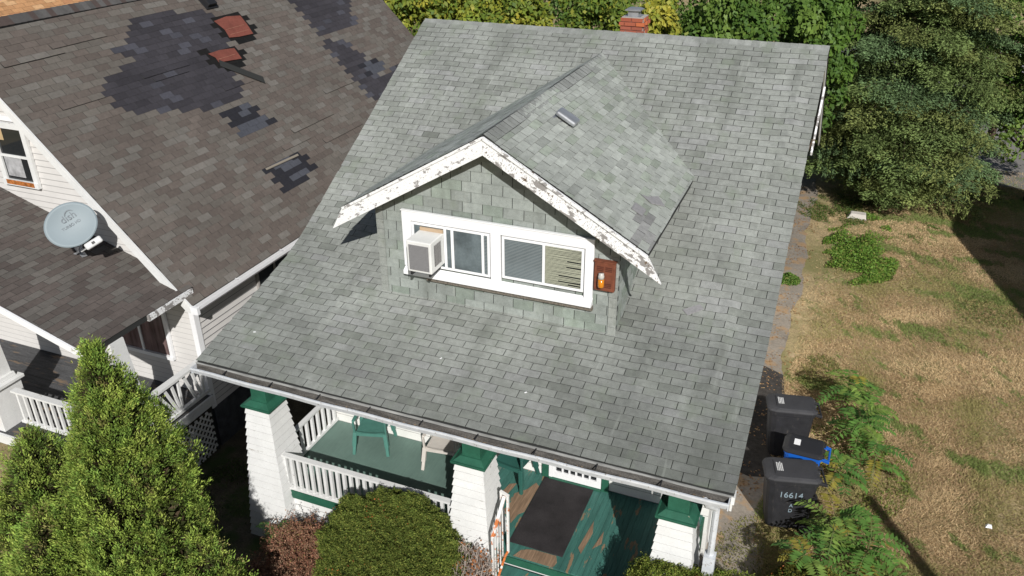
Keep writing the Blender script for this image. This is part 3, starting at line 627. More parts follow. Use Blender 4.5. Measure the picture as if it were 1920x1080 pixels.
# torn strip lying across the shingles
f=lambda y,s,h:Vector((NX-s/NK,y,NZ+s*NM/NK))+Vector((NM/NK,0,1/NK))*h
mb=MB(); mb.prism([f(6.25,3.98,.035),f(6.98,3.30,.05),f(6.90,3.16,.05),f(6.17,3.84,.035)],(0,0,.012)); tag(mb.build('torn_shingle_strip',M_UNDER),'torn black shingle strip lying diagonally below the smaller red bare patch','shingle')
mb=MB(); mb.prism([f(7.30,4.50,.03),f(7.55,4.52,.03),f(7.5,4.44,.03),f(7.28,4.42,.03)],(0,0,.004)); mb.build('torn_felt',mat('pale_felt',(.5,.42,.38),.9),nb)
mb=MB(); mb.prism([f(5.1,1.50,.03),f(6.15,1.47,.03),f(6.15,1.43,.03),f(5.1,1.46,.03)],(0,0,.01)); mb.build('flashing_strip',M_WPAINT if False else mat('old_flashing',(.25,.22,.18),.7),nb)
mb=MB(); c0=f(7.28,5.36,.03)
TT=Matrix(((1/NK,0,NM/NK,c0.x),(0,1,0,c0.y),(-NM/NK,0,1/NK,c0.z),(0,0,0,1)))
mb.box((-.2,-.19,0),(.2,.19,.01),T=TT); mb.box((-.16,-.13,.01),(.16,.13,.10),T=TT); mb.build('roof_vent',M_BLACK,nb,bevel=.02)
# barge board of main gable
mb=MB(); y0=NYF-.035
mb.prism([(NRX,y0,NRZ+.01),(NX+.02,y0,NZ-.012),(NX+.02,y0,NZ-.13),(NX-.12,y0,NZ-.10),(NRX,y0,NRZ-.16)],(0,.035,0)); mb.prism([(NRX-.001,y0,NRZ+.01),(NLX-.02,y0,NZ-.012),(NLX-.02,y0,NZ-.15),(NRX-.001,y0,NRZ-.16)],(0,.035,0))
mb.build('barge_board',M_WPAINT,nb)
# gutter on the right eave
mb=MB(); gx0,gx1=NX+.005,NX+.12
for a,b,mi in (((gx0,NYF+.02,NZ-.09),(gx1-.013,NYB,NZ-.07),1),((gx1-.012,NYF+.02,NZ-.055),(gx1,NYB,NZ+.005),0),((gx0-.012,NYF+.02,NZ-.09),(gx0,NYB,NZ-.012),0)): mb.box(a,b,mi)
mb.box((gx0-.02,NYF-.04,NZ-.13),(gx1+.01,NYF+.02,NZ-.0),0)
for y in (2.6,3.9,5.2,6.5): mb.box((gx0-.06,y,NZ+.006),(gx1,y+.02,NZ+.012))
mb.build('gutter',[M_WCLEAN,mat('gutter_bottom_grey',(.16,.15,.15),.8)],nb)
# walls
WY=1.75; WXR=-1.68
mb=MB(); top=lambda x:NRZ-abs(x-NRX)*NM-.12
mb.prism([(WXR,WY+.02,ZG+.9),(WXR,WY+.02,top(WXR)),(NRX,WY+.02,top(NRX)),(2*NRX-WXR,WY+.02,top(WXR)),(2*NRX-WXR,WY+.02,ZG+.9)],(0,.1,0))
z=-2.15
while z<3.7:
    xr=min(WXR-.02,NRX+(NRZ-.13-z-.11)/NM) if z>top(WXR)-.11 else WXR-.02
    if xr<NRX+.1: break
    clap(mb,(NRX-2.5 if xr>-4.0 else 2*NRX-xr,WY+.018),(xr,WY+.018),z,z+.11,.11,(0,-1),.016); z+=.11
mb.build('front_wall',[M_VINS,mat('faint_lap_shadow',(.42,.41,.40),.7)],nb)
mb=MB(); mb.box((WXR-.1,WY+.13,ZG+.9),(WXR-.012,NYB-.3,NZ-.02)); 
clap(mb,(WXR-.012,WY+.1),(WXR-.012,NYB-.3),ZG+.9,NZ-.05,.115,(1,0),.018); mb.build('side_wall',[M_VINS,mat('dark_lap_shadow',(.10,.10,.12),.7)],nb)
mb=MB(); mb.box((WXR-.09,WY-.022,ZG+.9),(WXR+.014,WY+.0,NZ-.05)); mb.box((WXR-.008,WY+.0,ZG+.9),(WXR+.014,WY+.09,NZ-.05)); mb.build('corner_board',M_WCLEAN,nb)
mb=MB(); mb.box((WXR-.2,WY+.05,ZG),(WXR-.03,NYB-.3,ZG+.9)); mb.box((2*NRX-WXR,WY+.05,ZG),(WXR-.2,WY+.15,ZG+.9)); mb.build('foundation',mat('painted_foundation',(.07,.075,.085),.8,noise=[(8,4,.6,1.3)],bump=.6,bscale=12),nb)
mb=MB(); mb.box((2*NRX-WXR,NYB-.4,ZG),(WXR-.1,NYB-.3,NZ)); mb.build('back_wall',M_VINS,nb)
def framed(name,axis,c,a0,a1,z0,z1,mull,parent,fm,gm,t=.08,dep=.05,out=-1):
    """window in plane axis='y' (x range a) or 'x' (y range a); out = outward sign"""
    def bx_(mb,u0,u1,w0,w1,d0,d1):
        if axis=='y': mb.box((u0,min(c+out*d0,c+out*d1),w0),(u1,max(c+out*d0,c+out*d1),w1))
        else: mb.box((min(c+out*d0,c+out*d1),u0,w0),(max(c+out*d0,c+out*d1),u1,w1))
    mb=MB(); bx_(mb,a0-t,a1+t,z1,z1+t,0,dep); bx_(mb,a0-t,a1+t,z0-t,z0,0,dep+.02); bx_(mb,a0-t,a0,z0,z1,0,dep); bx_(mb,a1,a1+t,z0,z1,0,dep)
    for m_,kind in mull:
        if kind=='v': bx_(mb,m_-.025,m_+.025,z0,z1,0.003,dep-.01)
        else: bx_(mb,a0,a1,m_-.022,m_+.022,0.003,dep-.01)
    wn=mb.build(name,fm,parent)
    mb=MB(); bx_(mb,a0,a1,z0,z1,.004,.02); mb.build('pane',gm,wn); return wn
gw=framed('window','y',WY,-5.22,-4.60,1.50,2.42,[(1.93,'h')],nb,M_WPAINT,M_DGLASS,t=.10)
mb=MB(); mb.box((-5.18,WY-.030,1.56),(-4.78,WY-.026,1.90)); mb.build('plastic_sheet',mat('plastic_sheet',(.42,.42,.43),.3,noise=[(7,4,.6,1.2)]),gw)
mb=MB(); mb.box((-5.23,WY-.075,1.42),(-4.58,WY-.071,1.50)); mb.build('rotten_sill',mat('rotten_orange_sill',(.38,.13,.03),.9,noise=[(16,4,.4,1.5)]),gw)
mb=MB(); mb.box((-5.19,WY-.03,2.2),(-5.06,WY-.025,2.42)); mb.build('cardboard',mat('cardboard',(.45,.33,.18),.9),gw)
mb=MB(); mb.box((-5.6,WY-.03,2.55),(-4.35,WY-.001,2.63)); mb.build('head_board',M_WCLEAN,gw)
M_BROWNF=mat('taupe_frame',(.33,.31,.29),.5)
fw=framed('window','y',WY,-3.9,-2.38,-1.48,-.36,[(-3.0,'v')],nb,M_WCLEAN,mat('curtained_glass',(.17,.115,.11),.1,spec=.6,noise=[(2.5,3,.3,1.7,(3,1,.4))]),t=.07)
framed('window','x',WXR,3.45,4.4,-.86,-.46,[(3.95,'v')],nb,M_BROWNF,M_DGLASS,out=1,t=.05)
framed('window','x',WXR,4.6,5.0,-.86,-.46,[],nb,M_BROWNF,M_DGLASS,out=1,t=.05)
mb=MB(); mb.box((WXR+.0,3.3,-1.02),(WXR+.06,5.4,-.95)); mb.build('belt_board',M_PEEL2,nb)
# ---- lower porch roof
PXE,PZE,PM=-1.58,.05,.31; PK=math.hypot(1,PM); PRX=-6.6
prow=[]
for i in range(int((PXE-PRX)*PK/.127)+1):
    s0=i*.127; s1=min(s0+.131,(PXE-PRX)*PK); g=lambda s:Vector((PXE-s/PK,0,PZE+s*PM/PK)); prow.append((g(s0),g(s1),Vector((PM/PK,0,1/PK))))
def tone_p(i,u,rr):
    f=rr.uniform(.85,1.12); c=(.105,.088,.080) if rr.random()<.55 else (.128,.117,.106)
    return tuple(v*f for v in c)
mb=MB(); tabn(mb,prow,lambda i:(-.5,WY+.0),tone_p)
mb.build('porch_roof',M_SHN,nb)
mb=MB(); a=[(PRX,-.49,PZE+(PXE-PRX)*PM-.006),(PXE-.01,-.49,PZE-.006),(PXE-.01,WY,PZE-.006),(PRX,WY,PZE+(PXE-PRX)*PM-.006)]; b=[(p[0],p[1],p[2]-.09) for p in a]
mb.add(a+b,[(0,1,2,3),(7,6,5,4),(0,4,5,1),(1,5,6,2),(2,6,7,3),(3,7,4,0)]); mb.add([(PRX,-.5,1.59),(PRX,WY,1.59),(-11.0,WY,.2),(-11.0,-.5,.2)],[(0,3,2,1)]); mb.build('porch_roof_deck',M_UNDER,nb)
mb=MB(); mb.prism([(PRX,-.53,PZE+(PXE-PRX)*PM+.01),(PXE+.02,-.53,PZE-.0),(PXE+.02,-.53,PZE-.10),(PRX,-.53,PZE+(PXE-PRX)*PM-.11)],(0,.035,0)); mb.build('porch_barge_board',M_WCLEAN,nb)
mb=MB(); mb.box((PXE-.04,.72,PZE-.11),(PXE+.03,WY-.03,PZE-.005)); mb.build('eave_board',M_PEEL2,nb)
NF=-2.15
M_NFLOOR=mat('worn_dark_porch_floor',(.075,.075,.078),.75,noise=[(3,4,.7,1.3,(1,6,1)),(30,3,.8,1.2)],extra=patches((.21,.15,.10),2.0,.58,.68,(1,4,1)))
mb=MB(); y=-.45
while y<WY-.03: mb.box((-9,y,NF-.03),(WXR+.02,y+.083,NF-random.uniform(0,.003))); y+=.086
mb.build('porch_floor',M_NFLOOR,nb)
mb=MB(); mb.box((-9,-.5,NF-.18),(WXR+.03,-.455,NF-.0)); mb.box((WXR+.025,-.455,NF-.18),(WXR+.06,WY,NF-.0)); mb.build('porch_fascia',M_WPAINT,nb)
# tapered corner column and pedestal columns
def ncol(cx,cy,ped=True):
    mb=MB(); 
    mb.frus((cx,cy,NF+(.85 if ped else 0)),(.20 if ped else .24,)*2,(cx,cy,PZE-.14+(PXE-cx)*PM),(.13,.13)); c=mb.build('column',M_WPAINT,nb)
    if ped:
        mb=MB(); mb.frus((cx,cy,NF),(.27,.27),(cx,cy,NF+.78),(.27,.27)); mb.frus((cx,cy,NF+.78),(.32,.32),(cx,cy,NF+.84),(.32,.32)); mb.frus((cx,cy,NF+.84),(.24,.24),(cx,cy,NF+.92),(.23,.23)); mb.build('pedestal',M_WPAINT,c,bevel=.008)
ncol(-1.70,.06,False); ncol(-4.42,-.15,True)
railing('railing',(-4.02,-.15,0),(-2.2,-.15,0),NF+.10,NF+.72,12,nb,.04,M_WPAINT,.11)
# sunburst side railing
mb=MB(); mb.bar((-1.66,.18,-1.37),(-1.66,1.72,-1.37),.13,.045); sr=mb.build('side_railing',M_WPAINT,nb)
mb=MB(); mb.bar((-1.66,.25,-2.02),(-1.66,1.72,-2.02),.07,.06); mb.build('bottom_rail',M_WPAINT,sr)
for yb_,yt in ((.36,.25),(.85,.40),(.92,.58),(.97,.75),(1.02,.92),(1.07,1.08),(1.40,1.2),(1.52,1.4),(1.6,1.62)):
    mb=MB(); mb.bar((-1.66,yb_,-1.99),(-1.66,yt,-1.39),.045,.035,up=(1,0,0)); mb.build('baluster',M_WPAINT,sr)
mb=MB(); mb.bar((-1.66,.2,NF),(-1.66,.2,-1.4),.09,.09,up=(0,1,0)); mb.build('rail_post',M_WPAINT,sr)
# lattice
mb=MB(); y0,y1,z0,z1=-.4,1.6,ZG+.1,NF-.2
for d in np.arange(-2.2,2.4,.135):
    for sg,xo in ((1,0),(-1,.012)):
        # line z = z0 + sg*(y-d')
        pts_=[]
        for y in np.linspace(y0,y1,60):
            z=(z0+z1)/2+sg*(y-(y0+y1)/2-d)*1.0
            if z0<z<z1: pts_.append((y,z))
        if len(pts_)>2: mb.bar((WXR+.07+xo,pts_[0][0],pts_[0][1]),(WXR+.07+xo,pts_[-1][0],pts_[-1][1]),.008,.034,up=(0,-sg,1))
mb.build('lattice',M_WPAINT,nb)
mb=MB(); mb.box((-9,WY-.06,ZG),(WXR,WY-.03,NF-.05)); mb.build('porch_back_skirt',M_UNDER,nb)
# ---- satellite dish
dish=thing('satellite_dish','grey oval satellite dish on the lower brown roof, lettering on its face','satellite dish',(-3.35,1.25,.6))
dc=Vector((-2.94,.90,1.30)); nrm=Vector((.62,-.62,.48)).normalized(); tx=Vector((.663,.554,.50)); tx=(tx-nrm*tx.dot(nrm)).normalized(); ty=nrm.cross(tx)
DM=Matrix(((tx.x,ty.x,nrm.x,dc.x),(tx.y,ty.y,nrm.y,dc.y),(tx.z,ty.z,nrm.z,dc.z),(0,0,0,1)))
mb=MB(); N1,N2=9,48; vs=[]
for side in (0,1):
    for i in range(N1+1):
        for k in range(N2):
            r_=i/N1; a=2*math.pi*k/N2; vs.append(DM@Vector((.395*r_*math.cos(a),.345*r_*math.sin(a),.05*r_*r_-.012*side)))
off=(N1+1)*N2; fs=[]
for i in range(N1):
    for k in range(N2):
        a,b,c_,d_=i*N2+k,i*N2+(k+1)%N2,(i+1)*N2+(k+1)%N2,(i+1)*N2+k
        fs.append((a,d_,c_,b)); fs.append((off+a,off+b,off+c_,off+d_))
for k in range(N2): fs.append((N1*N2+k,off+N1*N2+k,off+N1*N2+(k+1)%N2,N1*N2+(k+1)%N2))
mb.add(vs,fs); mb.build('dish',mat('dish_grey',(.215,.26,.285),.5,noise=[(2,2,.96,1.04)]),dish,smooth=True)
foot=Vector((-3.33,1.24,.62))
lp=DM@Vector((.02,-.24,.10)) ; lp=dc+Vector((.28,.10,-.30))
TL_=Matrix(((tx.x,ty.x,nrm.x,lp.x),(tx.y,ty.y,nrm.y,lp.y),(tx.z,ty.z,nrm.z,lp.z),(0,0,0,1)))
mb=MB(); mb.box((-.15,-.055,0),(.13,.055,.07),T=TL_); mb.build('receiver_head',mat('light_grey_plastic',(.55,.55,.55),.5),dish,bevel=.025)
mb=MB(); mb.box((-.035,-.02,.071),(.015,.02,.078),T=TL_); mb.build('receiver_lens',M_BLACK,dish)
mb=MB(); mb.tube([foot+Vector((.0,0,0)),foot+Vector((.10,-.03,.22)),dc-nrm*.06],.028,8); mb.build('mast',M_METAL,dish)
mb=MB(); mb.tube([foot+Vector((.08,-.03,.18)),foot+Vector((.35,-.25,.18)),lp],.018,6); mb.build('arm',mat('light_grey_metal',(.5,.5,.5),.5),dish)
mb=MB(); mb.bar(foot+Vector((-.13,.05,.04)),foot+Vector((.13,-.05,-.04)),.09,.015); mb.bar(foot+Vector((.0,-.12,0.012)),foot+Vector((.0,.1,.012)),.06,.015); mb.build('foot',M_METAL,dish,bevel=.003)
def text(name,s,size,Mx,m,parent,align='CENTER',ext=.001,sx=1.0):
    cu=bpy.data.curves.new(name,'FONT'); cu.body=s; cu.size=size; cu.align_x=align; cu.extrude=ext
    ob=bpy.data.objects.new(name,cu); COL.objects.link(ob); bpy.context.view_layer.update()
    me=bpy.data.meshes.new_from_object(ob.evaluated_get(bpy.context.evaluated_depsgraph_get())); bpy.data.objects.remove(ob)
    me.transform(Matrix.Diagonal((sx,1,1,1))); me.transform(Mx); me.transform(Matrix.Translation(-wloc(parent)))
    me.materials.clear(); me.materials.append(m); o=bpy.data.objects.new(name,me); COL.objects.link(o); o.parent=parent; return o
M_INK=mat('grey_ink',(.16,.18,.20),.6)
text('lettering','dish',.155,DM@Matrix.Translation((.03,.075,.02)),M_INK,dish)
text('lettering','TURBO HD',.062,DM@Matrix.Translation((.0,-.02,.012)),M_INK,dish)
mb=MB()
for k in range(9):
    a0=R(20+k*16); a1=R(20+(k+1)*16); mb.bar(DM@Vector((.075+.07*math.cos(a0),.155+.06*math.sin(a0),.03)),DM@Vector((.075+.07*math.cos(a1),.155+.06*math.sin(a1),.03)),.010+.008*math.sin(k/8*3.14),.004,up=nrm)
mb.build('logo_arc',M_INK,dish)
# ---- gas meter with pipes in the gap
gm=thing('gas_meter','grey gas meter with bent pipes in the shaded gap between the houses','gas meter',(-.9,2.4,ZG))
mb=MB(); mb.box((-1.25,2.3,-2.6),(-.98,2.5,-2.3)); mb.build('meter_body',M_METAL,gm,bevel=.03)
mb=MB(); mb.tube([(-1.2,2.4,-2.35),(-1.2,2.4,-2.0),(-1.05,2.35,-1.9),(-.9,2.3,-2.0),(-.88,2.3,-2.3)],.03,8); mb.build('pipe',M_METAL,gm)
mb=MB(); mb.tube([(-1.05,2.4,-2.35),(-1.05,2.4,-2.15),(-.8,2.4,-2.1),(-.7,2.4,-2.3),(-.7,2.4,ZG)],.028,8); mb.build('pipe',M_METAL,gm)
# ---- orange roofed house beyond
oh=thing('orange_roofed_house','house with orange-tan shingles beyond the dark roof, top left corner','house',(-14,9,ZG))
OM=.8; OK_=math.hypot(1,OM); OX,OZ=-9.2,3.1-(-9.2+11.7)*OM
orow=[]
for i in range(int(4.8*OK_/.127)):
    s0=i*.127; g=lambda s:Vector((OX-s/OK_,0,OZ+s*OM/OK_)); orow.append((g(s0),g(s0+.131),Vector((OM/OK_,0,1/OK_))))
def tone_o(i,u,rr):
    f=rr.uniform(.85,1.15); c=(.50,.27,.13) if rr.random()<.5 else ((.43,.215,.11) if rr.random()<.6 else (.56,.34,.18))
    return tuple(v*f for v in c)
mb=MB(); tabn(mb,orow,lambda i:(3,14),tone_o); mb.build('roof',M_SHN,oh)
mb=MB(); mb.prism([(OX-.3,3.3,ZG),(OX-.3,3.3,OZ-.1),(OX-4.8,3.3,OZ+3.7),(OX-9.3,3.3,OZ-.1),(OX-9.3,3.3,ZG)],(0,10.4,0)); mb.build('walls',M_SID,oh)
mb=MB(); mb.add([(OX-4.8,3,OZ+4.8*OM),(OX-4.8,14,OZ+4.8*OM),(OX-9.6,14,OZ),(OX-9.6,3,OZ)],[(0,1,2,3)],0,(.45,.25,.13)); mb.build('far_slope',M_SHN,oh)
# ---- house right of the frame (its shadow falls on the lawn)
rh=thing('neighbour_house','pale house whose gable shadow falls across the lawn from the right','house',(18,6,ZG))
a_=R(14); ca,sa=math.cos(a_),math.sin(a_)
def rt(x,y,z): return (15.35+x*ca-y*sa,11.45+x*sa+y*ca,z)
mb=MB(); mb.prism([rt(.3,-.3,ZG),rt(.3,-.3,1.5),rt(3.6,-.3,4.8),rt(6.9,-.3,1.5),rt(6.9,-.3,ZG)],Vector(rt(0,-11,0))-Vector(rt(0,0,0))); mb.build('walls',M_SID,rh)
mb=MB()
for q in ([rt(0,0,1.62),rt(3.6,0,5.15),rt(3.6,-11.6,5.15),rt(0,-11.6,1.62)],[rt(7.2,0,1.62),rt(3.6,0,5.15),rt(3.6,-11.6,5.15),rt(7.2,-11.6,1.62)]): mb.prism(q,(0,0,.08))
mb.build('roof',mat('grey_roof',(.12,.12,.12),.9,noise=[(3,3,.8,1.2)]),rh)
# utility pole right of the frame, throws the thin shadow
pl=thing('utility_pole','weathered wooden pole throwing a thin shadow over the dry lawn','pole',(13.95,-2.6,ZG))
mb=MB(); mb.tube([(13.95,-2.6,ZG),(13.97,-2.6,ZG+5.8)],[.15,.10],12); mb.build('shaft',M_BARK,pl)
# ================================================================ GROUND
def groundex(n,c,tc):
    c=patches((.22,.20,.085),.55,.46,.62,detail=5)(n,c,tc)
    c=patches((.13,.16,.05),1.1,.60,.70,detail=5)(n,c,tc)
    c=patches((.48,.36,.22),1.6,.58,.70,detail=5)(n,c,tc)
    return c
M_LAWN=mat('dry_lawn',(.38,.29,.16),.95,noise=[(2.3,5,.8,1.2),(22,4,.62,1.35),(90,3,.6,1.4,(1,2.2,1))],bump=.9,bscale=45,extra=groundex,coords='World')
mb=MB(); nx=60
mb.add([(-220,-160,ZG),(230,-160,ZG),(230,340,ZG),(-220,340,ZG)],[(0,1,2,3)]); gr=mb.build('ground',M_LAWN); tag(gr,kind='structure')
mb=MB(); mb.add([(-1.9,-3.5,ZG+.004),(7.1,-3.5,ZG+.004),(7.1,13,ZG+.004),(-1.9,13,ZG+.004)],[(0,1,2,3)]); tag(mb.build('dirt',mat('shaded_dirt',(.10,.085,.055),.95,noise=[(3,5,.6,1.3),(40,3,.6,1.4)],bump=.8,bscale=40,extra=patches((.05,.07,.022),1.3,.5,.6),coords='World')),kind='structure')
mb=MB(); mb.prism([(7.0,4.75,ZG+.014),(7.55,4.55,ZG+.014),(8.6,4.9,ZG+.014),(8.5,6.1,ZG+.014),(7.95,6.9,ZG+.014),(7.78,8.1,ZG+.014),(7.0,8.5,ZG+.014)],(0,0,.006)); tag(mb.build('painted_cart_shade',mat('cart_shade_dark',(.045,.04,.036),.95,noise=[(9,4,.6,1.4),(60,3,.6,1.5)],bump=.4,bscale=80,coords='World')),kind='structure')  # near-black polygon: cart shade painted onto the ground as colour
# walkway, irregular edge
mb=MB(); ys=np.arange(-1,21,.15); rr=random.Random(4)
pv=None
for y in ys:
    e=7.74+.06*math.sin(y*1.1)+.05*math.sin(y*2.7)+rr.uniform(-.025,.025)-(.12 if y>16 else 0)+(.0 if y>6 else .25)
    if pv: mb.add([(7.0,pv[0],ZG+.012),(pv[1],pv[0],ZG+.012),(e,y,ZG+.012),(7.0,y,ZG+.012)],[(0,1,2,3)])
    pv=(float(y),e)
tag(mb.build('walkway',mat('dirty_concrete',(.27,.235,.195),.9,noise=[(1.3,4,.8,1.15),(18,4,.8,1.15),(120,3,.85,1.15)],bump=.3,bscale=60,extra=chain(patches((.36,.23,.12),2.4,.52,.62,detail=6,amount=.8),patches((.13,.115,.10),1.7,.6,.68)),coords='World')),kind='structure')
mb=MB(); mb.prism([(11.7,23.0,ZG-.1),(13.3,22.3,ZG-.1),(16,22.2,ZG-.1),(16,34,ZG-.1),(12.6,31,ZG-.1)],(0,0,.125)); tag(mb.build('driveway',mat('pale_concrete',(.22,.205,.19),.9,noise=[(2,4,.85,1.1),(30,3,.85,1.1)],bump=.2,bscale=50,coords='World')),kind='structure')
mb=MB(); mb.prism([(4,33,ZG-.1),(18,31,ZG-.1),(18,46,ZG-.1),(4,46,ZG-.1)],(0,0,.12)); tag(mb.build('alley',mat('pale_gravel',(.24,.235,.23),.95,noise=[(8,4,.8,1.2)],coords='World')),kind='structure')
mb=MB(); mb.frus((8.92,17.8,ZG),(.28,.18),(8.95,17.8,ZG+.16),(.21,.13)); st=mb.build('paving_stone',mat('pale_slab',(.55,.51,.47),.9,noise=[(6,3,.85,1.1)]),bevel=.02); tag(st,'pale broken slab of stone in the grass in front of the spruce','stone')
mb=MB(); mb.frus((11.36,4.72,ZG+.02),(.05,.035),(11.37,4.73,ZG+.06),(.03,.015)); tag(mb.build('litter',M_WCLEAN),'crumpled white scrap of paper on the dry lawn at lower right','litter')
# ================================================================ CARTS
def cart(name,label,loc,rot,Lx,Wy,H,body,lid,group,numbers=False,blue=False):
    t=thing(name,label,'trash cart',(0,0,0),group)
    mb=MB(); s=.78
    def ring(z,f,dx=0): return [(dx+Lx/2*f*cx_,Wy/2*f*cy_,z) for cx_,cy_ in ((-1,-.62),(-.9,-.88),(-.7,-1),(.85,-1),(1,-.85),(1,.85),(.85,1),(-.7,1),(-.9,.88),(-1,.62))]
    rs=[ring(.05,s*.98,.02),ring(.45,(s+1)/2-.03,.01),ring(H*.88,.93),ring(H*.885,.975),ring(H*.95,.985)]
    vs=[p for r_ in rs for p in r_]; n=10; fs=[(i*n+k,i*n+(k+1)%n,(i+1)*n+(k+1)%n,(i+1)*n+k) for i in range(len(rs)-1) for k in range(n)]+[tuple(range(n))[::-1],tuple(range(4*n,5*n))]
    mb.add(vs,fs); mb.build('body',body,t,local=True,bevel=.008)
    mb=MB(); rs=[ring(H*.952,1.03,-.01),ring(H*.972,1.045,-.01),ring(H*1.0,1.0,0),ring(H*1.022,.86,.02),ring(H*1.03,.55,.03)]
    vs=[p for r_ in rs for p in r_]; mb.add(vs,[(i*n+k,i*n+(k+1)%n,(i+1)*n+(k+1)%n,(i+1)*n+k) for i in range(len(rs)-1) for k in range(n)]+[tuple(range(n))[::-1],tuple(range(4*n,5*n))])
    ld=mb.build('lid',lid,t,local=True,bevel=.006)
    hx_=Lx/2*1.03
    for sy in (-1,1):
        mb=MB(); mb.bar((hx_-.05,sy*Wy*.36,H*.94),(hx_+.10,sy*Wy*.36,H*.90),.05,.05); mb.build('handle_bracket',body,t,local=True,bevel=.008)
        mb=MB(); mb.tube([(Lx/2*.80,sy*Wy*.42,.125),(Lx/2*.80,sy*Wy*.42+sy*.05,.125)],.125,18); mb.build('wheel',M_BLACK,t,local=True)
    mb=MB(); mb.tube([(hx_+.09,-Wy*.42,H*.905),(hx_+.09,Wy*.42,H*.905)],.017,8); mb.build('handle',body,t,local=True)
    for yy in (-.16,0,.16): mb=MB(); mb.box((hx_-.06,yy*Wy/.5-.035,H*.945),(hx_+.02,yy*Wy/.5+.035,H*.995)); mb.build('hinge',lid,ld,local=True,bevel=.012)
    if not blue:
        # embossed label panel and print on the lid
        mb=MB(); mb.box((-Lx*.34,-Wy*.30,H*1.0305),(-Lx*.33,Wy*.30,H*1.033)); mb.build('label_groove',M_BLACK,ld,local=True)
        mb=MB(); rr=random.Random(3)
        for r_ in range(4):
            y=-Wy*.18
            while y<Wy*.18:
                dy=rr.uniform(.012,.028)
                mb.box((-Lx*.29+r_*.026,y,H*1.031),(-Lx*.29+r_*.026+.017,y+dy,H*1.0335)); y+=dy+.007
        mb.build('lid_print',mat('white_print',(.6,.6,.6),.6),ld,local=True)
    else:
        mb=MB(); mb.box((-Lx*.27,-Wy*.15,H*1.03),(-Lx*.27+.10,Wy*.17,H*1.0335)); mb.build('sticker',M_WCLEAN,ld,local=True)
    if numbers:
        m_=mat('faded_stencil',(.22,.28,.32),.7)
        sl_=math.atan((.93-s)*Wy/2/(H*.8))
        B=Matrix.Translation((.0,-Wy/2*.925,H*.66))@Matrix.Rotation(R(90)-sl_*1.0,4,'X')
        text('stencil','16614',.15,B,m_,t,sx=1.0,ext=.004)
        B=Matrix.Translation((.03,-Wy/2*.885,H*.48))@Matrix.Rotation(R(90)-sl_,4,'X'); text('stencil','A',.09,B,m_,t,ext=.008)
        B=Matrix.Translation((.03,-Wy/2*.865,H*.38))@Matrix.Rotation(R(90)-sl_,4,'X'); text('stencil','D',.09,B,m_,t,ext=.008)
    t.location=loc; t.rotation_euler=(0,0,R(rot)); return t
M_CART=mat('charcoal_plastic',(.024,.024,.027),.55,extra=patches((.10,.09,.08),6,.6,.75,(3,3,1),5,.5),noise=[(9,3,.8,1.2),(90,3,.85,1.15)],bump=.1,bscale=120)
M_CLID=mat('charcoal_lid',(.040,.040,.044),.6,extra=patches((.13,.125,.12),9,.66,.75,(1,4,1),5,.5),noise=[(5,3,.85,1.15),(90,3,.88,1.12)],bump=.1,bscale=120)
M_BLUE=mat('blue_plastic',(.01,.10,.45),.4); M_KLID=mat('black_lid',(.025,.025,.028),.35)
GC='trash carts beside the house'
cart('trash_cart','charcoal trash cart with 16614 stencilled on its side, nearest the camera',(8.22,3.62,ZG+.012),14,.82,.54,1.09,M_CART,M_CLID,GC,numbers=True)
cart('trash_cart','charcoal trash cart without stencilled number, farthest from the camera',(8.04,5.48,ZG+.012),12,.80,.52,1.09,M_CART,M_CLID,GC)
cart('trash_cart','small blue trash cart with black lid between two charcoal ones',(8.36,4.46,ZG+.012),-2,.62,.50,.99,M_BLUE,M_KLID,GC,blue=True)
# ================================================================ CHAIRS
def chair(label,loc,rot,m):
    t=thing('plastic_armchair',label,'chair',(0,0,0),'plastic chairs on the porch')
    mb=MB(); N=8; w=.235; vs=[]
    for j in range(N+1):
        for i in range(N+1):
            x=-w+2*w*i/N; y=-.22+.42*j/N; z=.42-.018*math.cos((x/w)*1.4)+(.012 if j==0 else 0)-.02*j/N; vs.append((x,y,z))
    top=len(vs); vs+=[(a,b,c-.02) for a,b,c in vs]; fs=[]
    for j in range(N):
        for i in range(N):
            a=j*(N+1)+i; fs.append((a,a+1,a+N+2,a+N+1)); fs.append((top+a,top+a+N+1,top+a+N+2,top+a+1))
    for k in range(N): fs+=[(k,top+k,top+k+1,k+1)]
    mb.add(vs,fs); mb.box((-w,-.235,.36),(w,-.215,.415)); mb.build('seat',m,t,local=True,smooth=False)
    mb=MB()
    mb.bar((-.24,.19,.38),(-.225,.33,.80),.03,.05,up=(0,1,0)); mb.bar((.24,.19,.38),(.225,.33,.80),.03,.05,up=(0,1,0)); mb.bar((-.235,.33,.80),(.235,.33,.80),.03,.07); mb.bar((-.235,.215,.47),(.235,.215,.47),.02,.07)
    for k in range(7): x=-.18+.06*k; mb.bar((x,.215,.48),(x*.95,.33,.80),.012,.034,up=(0,1,0))
    mb.build('backrest',m,t,local=True,bevel=.006)
    for sx in (-1,1):
        mb=MB(); mb.bar((sx*.265,-.22,.635),(sx*.25,.27,.63),.055,.022); mb.bar((sx*.262,-.20,.40),(sx*.268,-.225,.63),.03,.045,up=(0,1,0)); mb.build('armrest',m,t,local=True,bevel=.008)
        for yb_,yt in ((-.27,-.21),(.29,.2)):
            mb=MB(); mb.bar((sx*.25,yt,.42),(sx*.275,(yt+yb_)/2,.16),.065,.07,up=(0,1,0)); mb.bar((sx*.272,(yt+yb_)/2,.17),(sx*.288,yb_,0),.05,.045,up=(0,1,0)); mb.build('leg',m,t,local=True,bevel=.006)
    t.location=loc; t.rotation_euler=(0,0,R(rot)); return t
chair('faded green plastic armchair at the left end of the porch',(1.64,1.86,FZ),16,mat('faded_green_plastic',(.075,.20,.165),.5,noise=[(6,3,.85,1.1)]))
